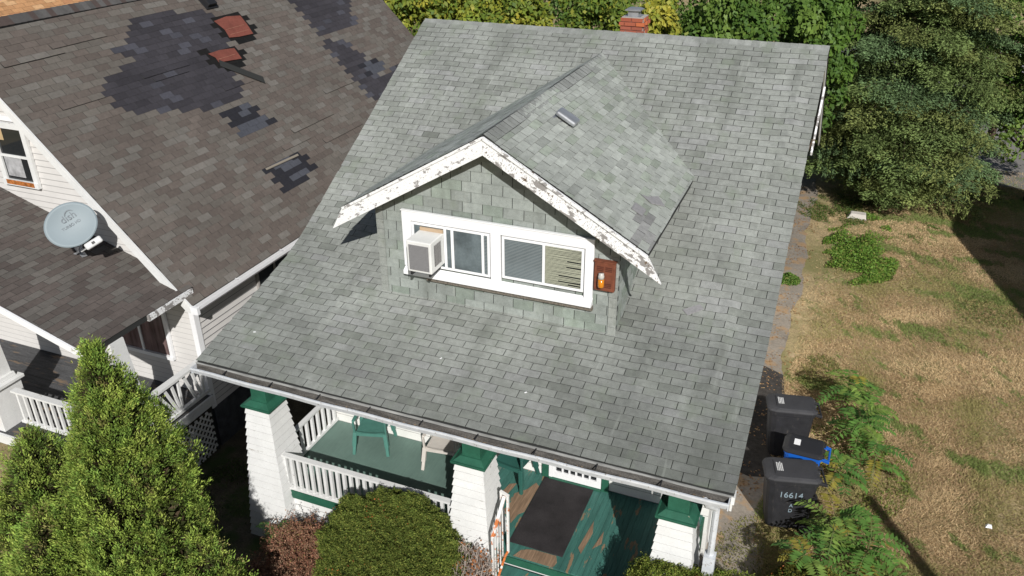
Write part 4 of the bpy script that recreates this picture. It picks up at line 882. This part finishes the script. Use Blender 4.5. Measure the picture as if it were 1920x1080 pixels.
chair('off-white plastic armchair facing out beside the middle pier',(2.93,1.90,FZ),8,mat('white_plastic',(.58,.54,.49),.5,noise=[(6,3,.9,1.05)]))
chair('dark green plastic armchair tucked behind the middle pier cap',(4.13,1.95,FZ),-8,mat('dark_green_plastic',(.03,.11,.09),.45))
# mat
mb=MB(); mb.box((4.58,.64,FZ+.001),(5.40,2.16,FZ+.014)); dm=mb.build('door_mat',mat('black_mat',(.026,.023,.024),.95,noise=[(3,4,.7,1.4),(60,3,.8,1.25)],bump=.4,bscale=120),bevel=.004); tag(dm,'large black mat on the green porch boards before the door','mat')

for (x,s_,a0,lb) in ((.52,.70,.4,'tiny white scrap on the shingles near the left eave corner'),(3.46,.97,1.1,'tiny white scrap on the shingles below the dormer'),(4.80,.72,.8,'tiny white scrap on the shingles above the middle of the gutter')):
    y,z=rp(s_); mb=MB(); mb.box((x,y,z+.034),(x+.035,y+.015,z+.042),T=Matrix.Translation((x,y,0))@Matrix.Rotation(a0,4,'Z')@Matrix.Translation((-x,-y,0))); tag(mb.build('scrap',M_WCLEAN),lb,'litter')
# ================================================================ FOLIAGE
def U(v): return v/np.maximum(1e-9,np.linalg.norm(v,axis=-1,keepdims=True))
def leafmat(name,rough=.55,trans=.25,spec=.25):
    m=bpy.data.materials.new(name); m.use_nodes=True; n=m.node_tree; b=n.nodes['Principled BSDF']; out=n.nodes['Material Output']
    a=n.nodes.new('ShaderNodeVertexColor'); a.layer_name='Col'; n.links.new(a.outputs[0],b.inputs['Base Color']); b.inputs['Roughness'].default_value=rough; b.inputs['Specular IOR Level'].default_value=spec
    t=n.nodes.new('ShaderNodeBsdfTranslucent'); n.links.new(a.outputs[0],t.inputs[0]); mx=n.nodes.new('ShaderNodeMixShader'); mx.inputs[0].default_value=trans
    n.links.new(b.outputs[0],mx.inputs[1]); n.links.new(t.outputs[0],mx.inputs[2]); n.links.new(mx.outputs[0],out.inputs[0]); return m
M_LEAF=leafmat('leaf'); M_NEEDLE=leafmat('needle',.7,.12,.12); M_GLOSS=leafmat('glossy_leaf',.38,.3,.5)
def leaves(name,C_,D,Wd,L,Wt,col,m,parent,shape='diamond'):
    n=len(C_); L=np.broadcast_to(np.asarray(L,float).reshape(-1,1),(n,1)); Wt=np.broadcast_to(np.asarray(Wt,float).reshape(-1,1),(n,1))
    o=np.array(wloc(parent)) if parent is not None else np.zeros(3)
    V=np.empty((n,4,3)); c=C_-o
    V[:,0]=c-D*L*.5; V[:,1]=c+Wd*Wt*.5-D*L*.05; V[:,2]=c+D*L*.5; V[:,3]=c-Wd*Wt*.5-D*L*.05
    me=bpy.data.meshes.new(name); me.vertices.add(4*n); me.vertices.foreach_set('co',V.ravel())
    me.loops.add(4*n); me.loops.foreach_set('vertex_index',np.arange(4*n,dtype=np.int32)); me.polygons.add(n); me.polygons.foreach_set('loop_start',np.arange(0,4*n,4,dtype=np.int32))
    ca=me.color_attributes.new('Col','FLOAT_COLOR','CORNER'); cc=np.ones((n,4,4)); cc[:,:,:3]=col[:,None,:]; ca.data.foreach_set('color',cc.ravel())
    me.materials.append(m); me.update(calc_edges=True)
    ob=bpy.data.objects.new(name,me); COL.objects.link(ob)
    if parent is not None: ob.parent=parent
    return ob
def snoise(P,seed=0,f=1.0):
    g=np.random.default_rng(seed); v=np.zeros(len(P))
    for k in range(7):
        d=g.normal(size=3); d/=np.linalg.norm(d); fr=f*(1.3**k)*g.uniform(.7,1.3); v+=np.sin(P@d*fr*6.28+g.uniform(0,6.28))/(1.12**k)
    return v/3.0
def perp(D):
    r=rng.normal(size=D.shape); return U(np.cross(D,r))
def palette(n,cols,wts,var=.2):
    cols=np.array(cols); idx=rng.choice(len(cols),n,p=np.array(wts)/sum(wts)); return cols[idx]*rng.uniform(1-var,1+var,(n,1))
def trunk(parent,x,y,z0,z1,r0,r1,limbs=(),lean=0):
    mb=MB(); mb.tube([(x,y,z0-.05),(x+lean*.4,y,z0+(z1-z0)*.4),(x+lean,y,z1)],[r0,(r0+r1)/2,r1],10)
    for q,r in limbs: mb.tube([(x+lean*.3,y,z0+(z1-z0)*.35),((x+q[0])/2,(y+q[1])/2,(z0+q[2])/2+.4),q],[r,r*.7,r*.35],6)
    return mb.build('trunk',M_BARK,parent,smooth=True)
# ---- arborvitae
def arbor(x,y,zt,r0,label,nclump,seed,name='arborvitae',hmin=ZG):
    t=thing(name,label,'evergreen',(x,y,ZG),'arborvitae in the front yard')
    H=zt-hmin; g=np.random.default_rng(seed)
    h=1-np.sqrt(g.uniform(0,1,nclump*3)); h=g.uniform(0,1,nclump*3)
    Rh=lambda h:r0*np.clip(1-h**2.3,0,1)**.85*np.minimum(1,.75+h)*(1-.35*np.clip((h-.90)/.05,0,1))
    keep=g.uniform(0,1,len(h))<(.15+Rh(h)/r0); h=h[keep][:nclump]; n=len(h); a=g.uniform(0,2*np.pi,n)
    P=np.stack([np.cos(a),np.sin(a),h*H*.6],1); bump=snoise(P,seed,.75)
    rr_=Rh(h)*(1+.36*bump)*g.uniform(.82,1.03,n)**1
    C0=np.stack([x+rr_*np.cos(a),y+rr_*np.sin(a),hmin+h*H],1)
    k=64; C1=np.repeat(C0,k,0); rad=np.repeat(np.stack([np.cos(a),np.sin(a),np.zeros(n)],1),k,0)
    # fans: each clump is a vertical flat spray turned at random
    ax=U(rad*.55+np.array([0,0,1.0])+np.repeat(g.normal(0,.25,(n,3)),k,0)); sd=np.repeat(U(np.cross(ax[::k],g.normal(size=(n,3)))),k,0)
    u=g.uniform(-.5,.9,(n*k,1)); v=g.normal(0,.32,(n*k,1))*(1.1-u*.8)
    size=.155
    P=C1+ax*u*size+sd*v*size+g.normal(0,.02,(n*k,3))
    D=U(ax+sd*v*1.2+g.normal(0,.25,(n*k,3))); Wd=U(np.cross(D,U(rad+g.normal(0,.5,(n*k,3)))))
    base=np.repeat(palette(n,[(.27,.37,.07),(.19,.30,.06),(.36,.44,.095),(.24,.22,.08)],[4,3,2,.5],.15),k,0)
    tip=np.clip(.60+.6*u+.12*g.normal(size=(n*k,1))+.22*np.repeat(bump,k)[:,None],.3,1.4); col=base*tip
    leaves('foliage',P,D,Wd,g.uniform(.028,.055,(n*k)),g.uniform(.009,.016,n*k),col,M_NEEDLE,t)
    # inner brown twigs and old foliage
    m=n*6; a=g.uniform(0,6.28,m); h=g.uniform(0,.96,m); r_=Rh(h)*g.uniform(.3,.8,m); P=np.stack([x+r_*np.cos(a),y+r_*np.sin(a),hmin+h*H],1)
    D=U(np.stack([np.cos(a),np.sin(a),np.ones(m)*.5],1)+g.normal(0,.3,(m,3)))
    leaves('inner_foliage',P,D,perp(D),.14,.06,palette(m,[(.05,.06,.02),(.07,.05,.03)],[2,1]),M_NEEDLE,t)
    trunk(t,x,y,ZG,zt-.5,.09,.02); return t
arbor(.98,-2.3,1.79,.88,'tallest arborvitae, its tip reaching up before the brown porch roof',3000,11)
arbor(-1.0,-2.0,-.15,1.0,'arborvitae at the left edge, lower than the tall pointed one',1500,12)
arbor(1.68,-2.2,-.82,.66,'low arborvitae lobe nearest the left white pier',850,13)
arbor(.20,-2.9,-.28,.86,'front arborvitae at the bottom edge, before the tall one',1300,14)
arbor(1.38,-2.65,-.50,.78,'arborvitae at bottom between the tall one and the barberry',950,15)
# ---- clipped yews (dome)
def dome(name,label,c,r,n,cols,wts,seed,pw=2.0,cat='shrub',group=None,L=.027,Wt=.013,bumpy=.07,spec=M_NEEDLE,red=.004):
    t=thing(name,label,cat,(c[0],c[1],ZG),group); g=np.random.default_rng(seed)
    d=U(g.normal(size=(n,3))); d[:,2]=np.where(d[:,2]<-.45,-d[:,2],d[:,2]); d=d/(np.sum(np.abs(d)**pw,1)**(1/pw))[:,None]; b=snoise(d*2,seed,.5)
    b2=snoise(d*7,seed+1,1)
    rad=(1+bumpy*b+.03*b2+.02*snoise(d*14,seed+2,1))*g.uniform(.9,1.02,n); P=np.array(c)+d*np.array(r)*rad[:,None]
    P[:,2]=np.maximum(P[:,2],ZG+.03)
    D=U(d*.25+g.normal(0,1,(n,3))); col=palette(n,cols,wts,.25)*np.clip(1+.35*b2[:,None]+.2*b[:,None],.5,1.6)
    leaves('foliage',P,D,perp(D),g.uniform(.7,1.4,n)*L,Wt,col,spec,t)
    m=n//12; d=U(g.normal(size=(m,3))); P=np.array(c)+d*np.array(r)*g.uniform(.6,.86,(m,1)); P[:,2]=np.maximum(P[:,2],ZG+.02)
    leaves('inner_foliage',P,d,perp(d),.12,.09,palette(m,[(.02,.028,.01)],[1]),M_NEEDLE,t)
    if red:
        m=int(n*red); d=U(g.normal(size=(m,3))); d[:,2]=abs(d[:,2]); q=np.repeat(d,1,0); P=np.array(c)+q*np.array(r)*1.015+g.normal(0,.01,(m,3)); tag(leaves('dead_sprigs',P,perp(q),q,.035,.02,palette(m,[(.34,.12,.03),(.28,.10,.04)],[1,1]),M_NEEDLE,t),kind='stuff')
    mb=MB(); mb.tube([(c[0],c[1],ZG-.02),(c[0],c[1],c[2])],[.06,.03],8); mb.build('stem',M_BARK,t)
    return t
YC=[(.070,.098,.018),(.105,.135,.028),(.18,.195,.042)]
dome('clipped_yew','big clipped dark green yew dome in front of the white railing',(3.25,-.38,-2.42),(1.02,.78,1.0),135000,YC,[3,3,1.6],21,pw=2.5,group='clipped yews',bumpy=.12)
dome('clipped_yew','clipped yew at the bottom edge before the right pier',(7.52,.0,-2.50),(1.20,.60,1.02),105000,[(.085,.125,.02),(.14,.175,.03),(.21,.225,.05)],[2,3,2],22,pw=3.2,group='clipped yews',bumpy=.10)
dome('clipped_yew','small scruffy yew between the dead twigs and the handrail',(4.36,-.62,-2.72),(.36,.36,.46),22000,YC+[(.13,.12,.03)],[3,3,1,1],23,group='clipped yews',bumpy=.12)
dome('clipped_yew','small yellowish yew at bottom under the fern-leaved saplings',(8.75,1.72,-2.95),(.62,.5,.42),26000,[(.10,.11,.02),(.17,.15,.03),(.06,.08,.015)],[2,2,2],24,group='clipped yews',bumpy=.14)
# ---- barberry: red-brown leafy twigs
def twiggy(name,label,cat,c,r,ntw,nleaf,cols,wts,seed,twcol,L=.03):
    t=thing(name,label,cat,(c[0],c[1],ZG)); g=np.random.default_rng(seed); mb=MB(); P=[];D=[]
    for k in range(ntw):
        a=g.uniform(0,6.28); e=g.uniform(.15,1); d=np.array([math.cos(a)*math.sqrt(1-e*e),math.sin(a)*math.sqrt(1-e*e),e]); tip=np.array(c)+d*np.array(r)*g.uniform(.8,1.1)
        base=np.array([c[0],c[1],ZG])+np.array([g.normal(0,.06),g.normal(0,.06),0]); mid=(base+tip)/2+np.array([0,0,.12])+g.normal(0,.05,3)
        mb.tube([base,mid,tip],[.010,.006,.002],4)
        for s in range(4):
            p=mid+(tip-mid)*g.uniform(0,1); q=p+g.normal(0,.12,3); mb.tube([p,q],[.004,.0015],3); 
            m=max(1,nleaf//ntw//5); P.append(p+(q-p)*g.uniform(0,1,(m,1))+g.normal(0,.022,(m,3))); D.append(g.normal(size=(m,3)))
        m=max(1,nleaf//ntw//5); P.append(mid+(tip-mid)*g.uniform(0,1,(m,1))+g.normal(0,.02,(m,3))); D.append(g.normal(size=(m,3)))
    mb.build('branches',twcol,t)
    if nleaf: P=np.concatenate(P); D=U(np.concatenate(D)); leaves('foliage',P,D,perp(D),L,L*.62,palette(len(P),cols,wts,.3),M_NEEDLE,t)
    return t
M_TWIG=mat('grey_twig',(.38,.32,.28),.9); M_TWIGR=mat('red_twig',(.22,.13,.08),.9)
twiggy('barberry','reddish brown barberry bush beside the left white pier','shrub',(1.58,-.28,-2.95),(.58,.5,.62),190,17000,[(.25,.11,.07),(.17,.075,.05),(.33,.19,.12),(.15,.12,.04)],[3,2,3,.8],31,M_TWIGR)
twiggy('barberry','pale tan-pink low barberry at the bottom edge','shrub',(1.50,-.95,-3.05),(.5,.4,.5),120,15000,[(.26,.15,.10),(.18,.09,.06),(.30,.20,.13)],[3,3,2],33,M_TWIGR)
twiggy('dead_shrub','bare grey twiggy shrub between the round yew and handrail','shrub',(4.30,-.12,-2.62),(.42,.34,.72),210,900,[(.36,.13,.04),(.2,.1,.05)],[1,1],32,M_TWIG,L=.05)
# ---- tree-of-heaven saplings
def frond(P,D,Wd,Ls,Ws,Cs,g,base,dirv,length,col,nl=9,ll=.12):
    up=np.array([0,0,1.0]); d=np.array(dirv); side=U(np.cross(d,up))
    pts=[]
    for i in range(nl+1):
        s=i/nl; p=base+d*length*s*(1-.1*s)+up*length*(.35*s-.62*s*s); pts.append(p)
        if i==0: continue
        fwd=U(p-pts[i-1]) 
        sz=ll*(1.08-.55*abs(s-.45)**1.3)*g.uniform(.85,1.1)
        for sg in (-1,1):
            ld=U(side*sg+fwd*.35+up*g.uniform(-.25,.05)); P.append(p+ld*sz*.5); D.append(ld); Wd.append(U(np.cross(ld,U(up+g.normal(0,.15,3))))); Ls.append(sz); Ws.append(sz*.36); Cs.append(col*g.uniform(.8,1.2))
    return pts
def sapling(label,x,y,h,nf,seed,spread=.6,stemlean=(0,0),ll=.155):
    t=thing('tree_of_heaven',label,'sapling',(x,y,ZG),'tree of heaven saplings'); g=np.random.default_rng(seed); P=[];D=[];Wd=[];Ls=[];Ws=[];Cs=[]; mb=MB()
    top=np.array([x+stemlean[0],y+stemlean[1],ZG+h]); mb.tube([(x,y,ZG),tuple(top)],[.016,.006],6)
    for k in range(nf):
        a=k*2.4+g.uniform(-.3,.3); s=g.uniform(.35,1); b=np.array([x,y,ZG])+(top-np.array([x,y,ZG]))*s
        e=g.uniform(.1,.5)+.4*(s>.9); dv=np.array([math.cos(a)*math.cos(e),math.sin(a)*math.cos(e),math.sin(e)])
        col=np.array([(.12,.24,.05),(.09,.195,.045),(.20,.30,.065)][g.integers(3)])
        if g.random()<.06: col=np.array((.30,.26,.05))
        pts=frond(P,D,Wd,Ls,Ws,Cs,g,b,dv,spread*g.uniform(.7,1.15),col,nl=int(g.integers(8,12)),ll=ll); mb.tube([tuple(p) for p in pts],.004,3)
    mb.build('stem',mat('green_stem',(.12,.15,.05),.7),t)
    leaves('foliage',np.array(P),np.array(D),np.array(Wd),np.array(Ls),np.array(Ws),np.array(Cs),M_LEAF,t)
    return t
sapling('sapling with arching leaves behind the farthest charcoal cart',9.05,7.0,.95,14,41)
sapling('leafy sapling standing right of the blue cart',9.25,5.75,1.0,16,42)
sapling('sapling with one dark leaf reaching out over the dry lawn',9.55,5.3,.75,8,43,.7)
sapling('low sapling tucked behind the blue cart handle',9.0,4.75,.6,8,44,.5)
sapling('tall sapling with the topmost fern-like leaves above the carts',9.35,6.5,.8,12,45)
sapling('sapling at the bottom right below the stencilled cart',8.95,2.9,1.0,15,46,.68)
sapling('sapling with long leaves at the bottom edge, right of the others',9.45,2.75,.95,15,47,.7)
sapling('sapling at the bottom edge nearest the walkway corner',8.62,2.1,.85,9,48)
sapling('small sapling growing between round yew and barberry',2.05,-.15,1.05,9,49,.34,(.05,.05),.10)
sapling('light green sapling leaning against the left white pier foot',1.12,-.18,.75,7,50,.38,(-.1,0),.09)
# ---- weeds: broad-leaved ground cover patches (uncountable)
def patchweeds(name,cx,cy,rx,ry,n,h,cols,wts,seed,L=.05,tilt=.6):
    g=np.random.default_rng(seed); a=g.uniform(0,6.28,n); r_=np.sqrt(g.uniform(0,1,n)); q=np.stack([cx+rx*r_*np.cos(a),cy+ry*r_*np.sin(a),np.zeros(n)],1)
    ns=snoise(q,seed,.35); keep=(ns*1.5+.75-r_*1.1)>g.uniform(-.2,.7,n); q=q[keep]; r_=r_[keep]; m=len(q)
    q[:,2]=ZG+g.uniform(.02,1,m)*h*(1.1-r_)*(.6+.5*np.clip(snoise(q,seed+3,.8),-1,1))+.02
    D=U(g.normal(size=(m,3))*np.array([1,1,tilt])+np.array([0,0,.3])); o=leaves(name,q,D,U(np.cross(D,U(np.array([0,0,1.])+g.normal(0,.5,(m,3))))),g.uniform(.6,1.4,m)*L,g.uniform(.5,1.0,m)*L*.6,palette(m,cols,wts,.25),M_LEAF,None)
    return tag(o,kind='stuff')
GW=[(.10,.19,.03),(.07,.14,.025),(.16,.23,.05),(.20,.20,.06)]
patchweeds('ground_weeds',9.1,15.4,1.0,2.9,26000,.42,[(.15,.27,.04),(.10,.19,.03),(.22,.31,.06),(.28,.27,.08)],[3,3,2,.7],61,.075)
patchweeds('ground_weeds',8.3,18.3,1.3,1.3,9000,.2,[(.09,.14,.03),(.06,.11,.02),(.20,.2,.06)],[2,2,1],62,.055)
patchweeds('ground_weeds',10.6,17.2,.8,.9,6000,.2,GW,[2,2,2,1],63,.05)
patchweeds('ground_weeds',7.45,12.7,.28,.35,1800,.3,GW,[3,2,2,0.3],64,.07)
patchweeds('ground_weeds',9.2,5.4,1.0,1.5,5000,.25,[(.13,.17,.035),(.18,.22,.045),(.25,.23,.07)],[2,2,1],65,.055)
patchweeds('ground_weeds',9.2,2.7,1.0,.9,4500,.3,[(.11,.16,.035),(.16,.21,.045)],[2,2],66,.055)
patchweeds('ground_weeds',7.9,2.6,.7,1.0,2500,.10,[(.16,.17,.05),(.24,.21,.08)],[2,1],67,.04)
patchweeds('ground_weeds',8.4,8.4,.6,.9,3000,.14,[(.20,.19,.06),(.26,.23,.08),(.12,.15,.04)],[2,1,1],68,.045)
patchweeds('ground_weeds',-.4,.6,1.0,2.4,12000,.16,[(.05,.08,.02),(.08,.11,.03)],[2,1],69,.05)
patchweeds('ground_weeds',12.2,12.6,.9,2.6,3500,.15,[(.12,.16,.045),(.15,.17,.05)],[2,1],70,.05)
# ---- dry grass blades
def grass(name,n,seed,x0,x1,y0,y1):
    g=np.random.default_rng(seed)
    y=y0+(y1-y0)*g.uniform(0,1,n)**1.35; x=g.uniform(x0,x1,n)+np.maximum(0,(y-8))*.32*g.uniform(0,1,n)
    P=np.stack([x,y,np.zeros(n)],1); keep=(x>7.86+.08*np.sin(y*3)); P=P[keep]; n=len(P)
    n1=snoise(P,5,.22); n2=snoise(P,6,.5); n3=snoise(P,8,1.4)
    L=g.uniform(.045,.10,n)*(1+.25*n2)
    sw=snoise(P,9,.12)*3.0; dirs=np.stack([np.cos(sw+g.normal(0,1.5,n)),np.sin(sw+g.normal(0,1.5,n)),g.uniform(.15,.9,n)],1); D=U(dirs)
    P[:,2]=ZG+L*.4*D[:,2]+.004
    tan=np.array([.60,.445,.255]); brn=np.array([.42,.295,.165]); olv=np.array([.33,.29,.12]); grn=np.array([.20,.25,.075])
    t=g.normal(0,.28,n)
    c=np.where((n1+t<-.25)[:,None],olv,np.where((n1+t<.30)[:,None],brn,tan)); c=np.where(((n2+.5*t+.045*np.clip(P[:,1]-9,0,14)>.66)|(n3+t*.4>.95))[:,None],grn,c)*g.uniform(.78,1.2,(n,1))
    o=leaves(name,P,D,perp(D),L,g.uniform(.0045,.0085,n)*(1+np.maximum(0,P[:,1])*.05),c,M_NEEDLE,None); return tag(o,kind='stuff')
grass('dry_grass',290000,71,7.85,12.6,.8,24)
grass('dry_grass',90000,72,7.6,11.5,.8,9)
# fallen leaves on the walkway and yard
g=np.random.default_rng(5); n=1500; P=np.stack([g.uniform(7.05,7.9,n),g.uniform(3,19,n),np.full(n,ZG+.022)],1); P=P[(snoise(P,3,.4)>-.2)]; n=len(P)
D=U(g.normal(size=(n,3))*np.array([1,1,.2])); tag(leaves('fallen_leaves',P,D,U(np.cross(D,U(np.array([0,0,1.])+g.normal(0,.2,(n,3))))),.05,.03,palette(n,[(.36,.20,.09),(.28,.15,.07),(.42,.28,.14)],[1,1,1]),M_LEAF,None),kind='stuff')
# ---- spruce
def spruce(x,y,zt,zb,label,seed):
    t=thing('spruce',label,'evergreen',(x,y,ZG)); g=np.random.default_rng(seed); P=[];D=[];C_=[]; mb=MB()
    def Rz(z): f=(zt-z)/(zt-zb); return 3.05*min(1,f*1.35)**.75*(1 if f<.85 else 1-(f-.85)*1.2)
    nb_=250
    for k in range(nb_):
        z=zb+(zt-zb)*(k/nb_)**.95; a=k*2.399+g.uniform(-.35,.35); L=Rz(z)*g.uniform(.80,1.10)*(1+.10*math.sin(3*a+z*1.3)); L=max(.3,L)
        da=np.array([math.cos(a),math.sin(a),0]); tw=np.array([-da[1],da[0],0]); droop=g.uniform(.12,.32)
        tone=g.uniform(.78,1.22); hue=g.random()
        base=np.array([(.15,.205,.068),(.12,.185,.08),(.19,.225,.072)][g.integers(3)])*tone
        m=11
        pts=[np.array([x,y,z])+da*L*s+np.array([0,0,-droop*L*s*s+.12*L*s]) for s in np.linspace(0,1,m)]
        if L>.8: mb.tube([tuple(p) for p in pts[::3]],[.03,.02,.012,.006][:len(pts[::3])],4)
        for i in range(2,m):
            s=i/(m-1); wl=L*.40*(1.15-s)*g.uniform(.8,1.2)+.12
            for sg in (-1,1):
                e=pts[i]+tw*sg*wl+da*wl*.6+np.array([0,0,-.25*wl]); q=int(32+wl*125)
                ss=g.uniform(0,1,(q,1)); pp=pts[i]+(e-pts[i])*ss+g.normal(0,.045,(q,3))+np.array([0,0,1.])*g.uniform(-.12,.03,(q,1))
                dd=U(U((e-pts[i]))[None,:]+g.normal(0,.33,(q,3))); P.append(pp);D.append(dd);C_.append(base*(.62+.6*ss)*g.uniform(.85,1.15,(q,1)))
            q=22; pp=pts[i]+g.normal(0,.05,(q,3)); P.append(pp); D.append(U(da+g.normal(0,.4,(q,3)))); C_.append(base*(.7+.4*s)*g.uniform(.85,1.15,(q,1)))
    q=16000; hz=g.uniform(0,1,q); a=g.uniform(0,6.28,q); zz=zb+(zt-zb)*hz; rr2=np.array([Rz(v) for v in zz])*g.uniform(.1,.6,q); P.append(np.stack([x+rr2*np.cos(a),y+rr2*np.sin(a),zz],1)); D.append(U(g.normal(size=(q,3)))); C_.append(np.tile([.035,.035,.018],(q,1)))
    mb.build('branches',M_BARK,t); P=np.concatenate(P);D=np.concatenate(D);C_=np.concatenate(C_); n=len(P)
    leaves('foliage',P,D,U(np.cross(D,U(np.array([0,0,1.])+g.normal(0,.5,(n,3))))),g.uniform(.06,.115,n),g.uniform(.026,.045,n),C_,M_NEEDLE,t)
    trunk(t,x,y,ZG,zt-.8,.22,.03); return t
spruce(9.75,20.0,7.5,-2.75,'large olive-green spruce to the right of the grey-green roof',81)
# ---- broadleaf trees
def broad(name,label,x,y,zc,rx,ry,rz,n,cols,wts,seed,L=.145,m=None,nb_=52,group='trees behind the bungalow'):
    t=thing(name,label,'tree',(x,y,ZG),group); g=np.random.default_rng(seed); d=U(g.normal(size=(nb_,3))); d[:,2]=np.where(d[:,2]<-.5,-d[:,2],d[:,2])
    B=np.array([x,y,zc])+d*np.array([rx,ry,rz])*g.uniform(.55,.95,(nb_,1)); br=g.uniform(.18,.36,nb_)*min(rx,rz)*.85
    idx=g.integers(0,nb_,n); dd=U(g.normal(size=(n,3))+np.array([0,0,.15])); ns=snoise(dd*3+B[idx],seed,.9)
    P=B[idx]+dd*(br[idx]*(1+.25*ns)*g.uniform(.75,1.05,n))[:,None]
    D=U(dd*.3+g.normal(0,.6,(n,3))+np.array([0,0,-.55])); nn=U(dd+np.array([.3,-.5,.6])+g.normal(0,.45,(n,3))); Wd=U(np.cross(D,nn))
    tn=palette(nb_,cols,wts,.12)[idx]; mixc=palette(n,cols,wts,.25); col=tn*.55+mixc*.45
    leaves('crown',P,D,Wd,g.uniform(.5,1.6,n)*L,g.uniform(.4,.95,n)*L,col,m or M_LEAF,t)
    trunk(t,x,y,ZG,zc,.16,.06,[(tuple(B[k]),.05) for k in range(0,nb_,4)]); return t
YG=[(.30,.31,.04),(.18,.24,.035),(.09,.15,.025),(.44,.38,.05)]; GG=[(.06,.12,.022),(.10,.18,.03),(.16,.24,.045)]
broad('leafy_tree','yellow-green tree behind the left end of the grey ridge',-4.4,16.2,1.2,2.0,1.8,2.4,16000,YG,[3,3,1.5,1],91)
broad('leafy_tree','yellowing leafy tree behind the ridge, left of centre',-1.6,15.6,1.0,1.8,1.7,2.5,16000,YG,[2,3,2,.9],92)
broad('leafy_tree','green tree with yellow sprays behind and left of the chimney',1.1,15.8,1.0,1.7,1.7,2.6,14000,YG,[1,2.5,3.5,.7],93)
broad('leafy_tree','bright yellow-leaved tree directly right of the chimney',3.0,15.2,.7,1.0,1.1,2.6,8000,YG,[2.5,1.5,1,3.5],94)
broad('leafy_tree','dark green leafy tree behind the right part of the ridge',4.9,16.0,.8,1.6,1.6,2.7,14000,GG,[3,3,1.5],95)
broad('leafy_tree','dark green tree between the ridge end and the spruce',7.0,17.2,.6,1.3,1.5,2.7,12000,GG,[3,3,1],96)
broad('leafy_tree','glossy green tree at the right edge beyond the spruce',13.9,21.2,.1,2.2,2.2,3.2,18000,GG,[2,3,2],97,L=.13)
broad('leafy_tree','green tree partly hidden in the top right corner',13.2,26.5,1.0,2.4,2.0,3.2,16000,GG,[3,3,1],98,L=.13)
broad('leafy_tree','shadowy green tree far behind the chimney trees',-1,24,.5,3.8,2.5,3.6,12000,GG,[3,2,.5],99,L=.16)
broad('leafy_tree','shadowy green tree far behind the ridge end',5.5,24.5,.5,3.8,2.5,3.6,12000,GG,[3,2,.5],100,L=.16)
broad('leafy_tree','shadowy green tree far back between the two house roofs',-8.5,24,.2,3.5,2.5,3.2,9000,GG,[3,2,1],101,L=.16)
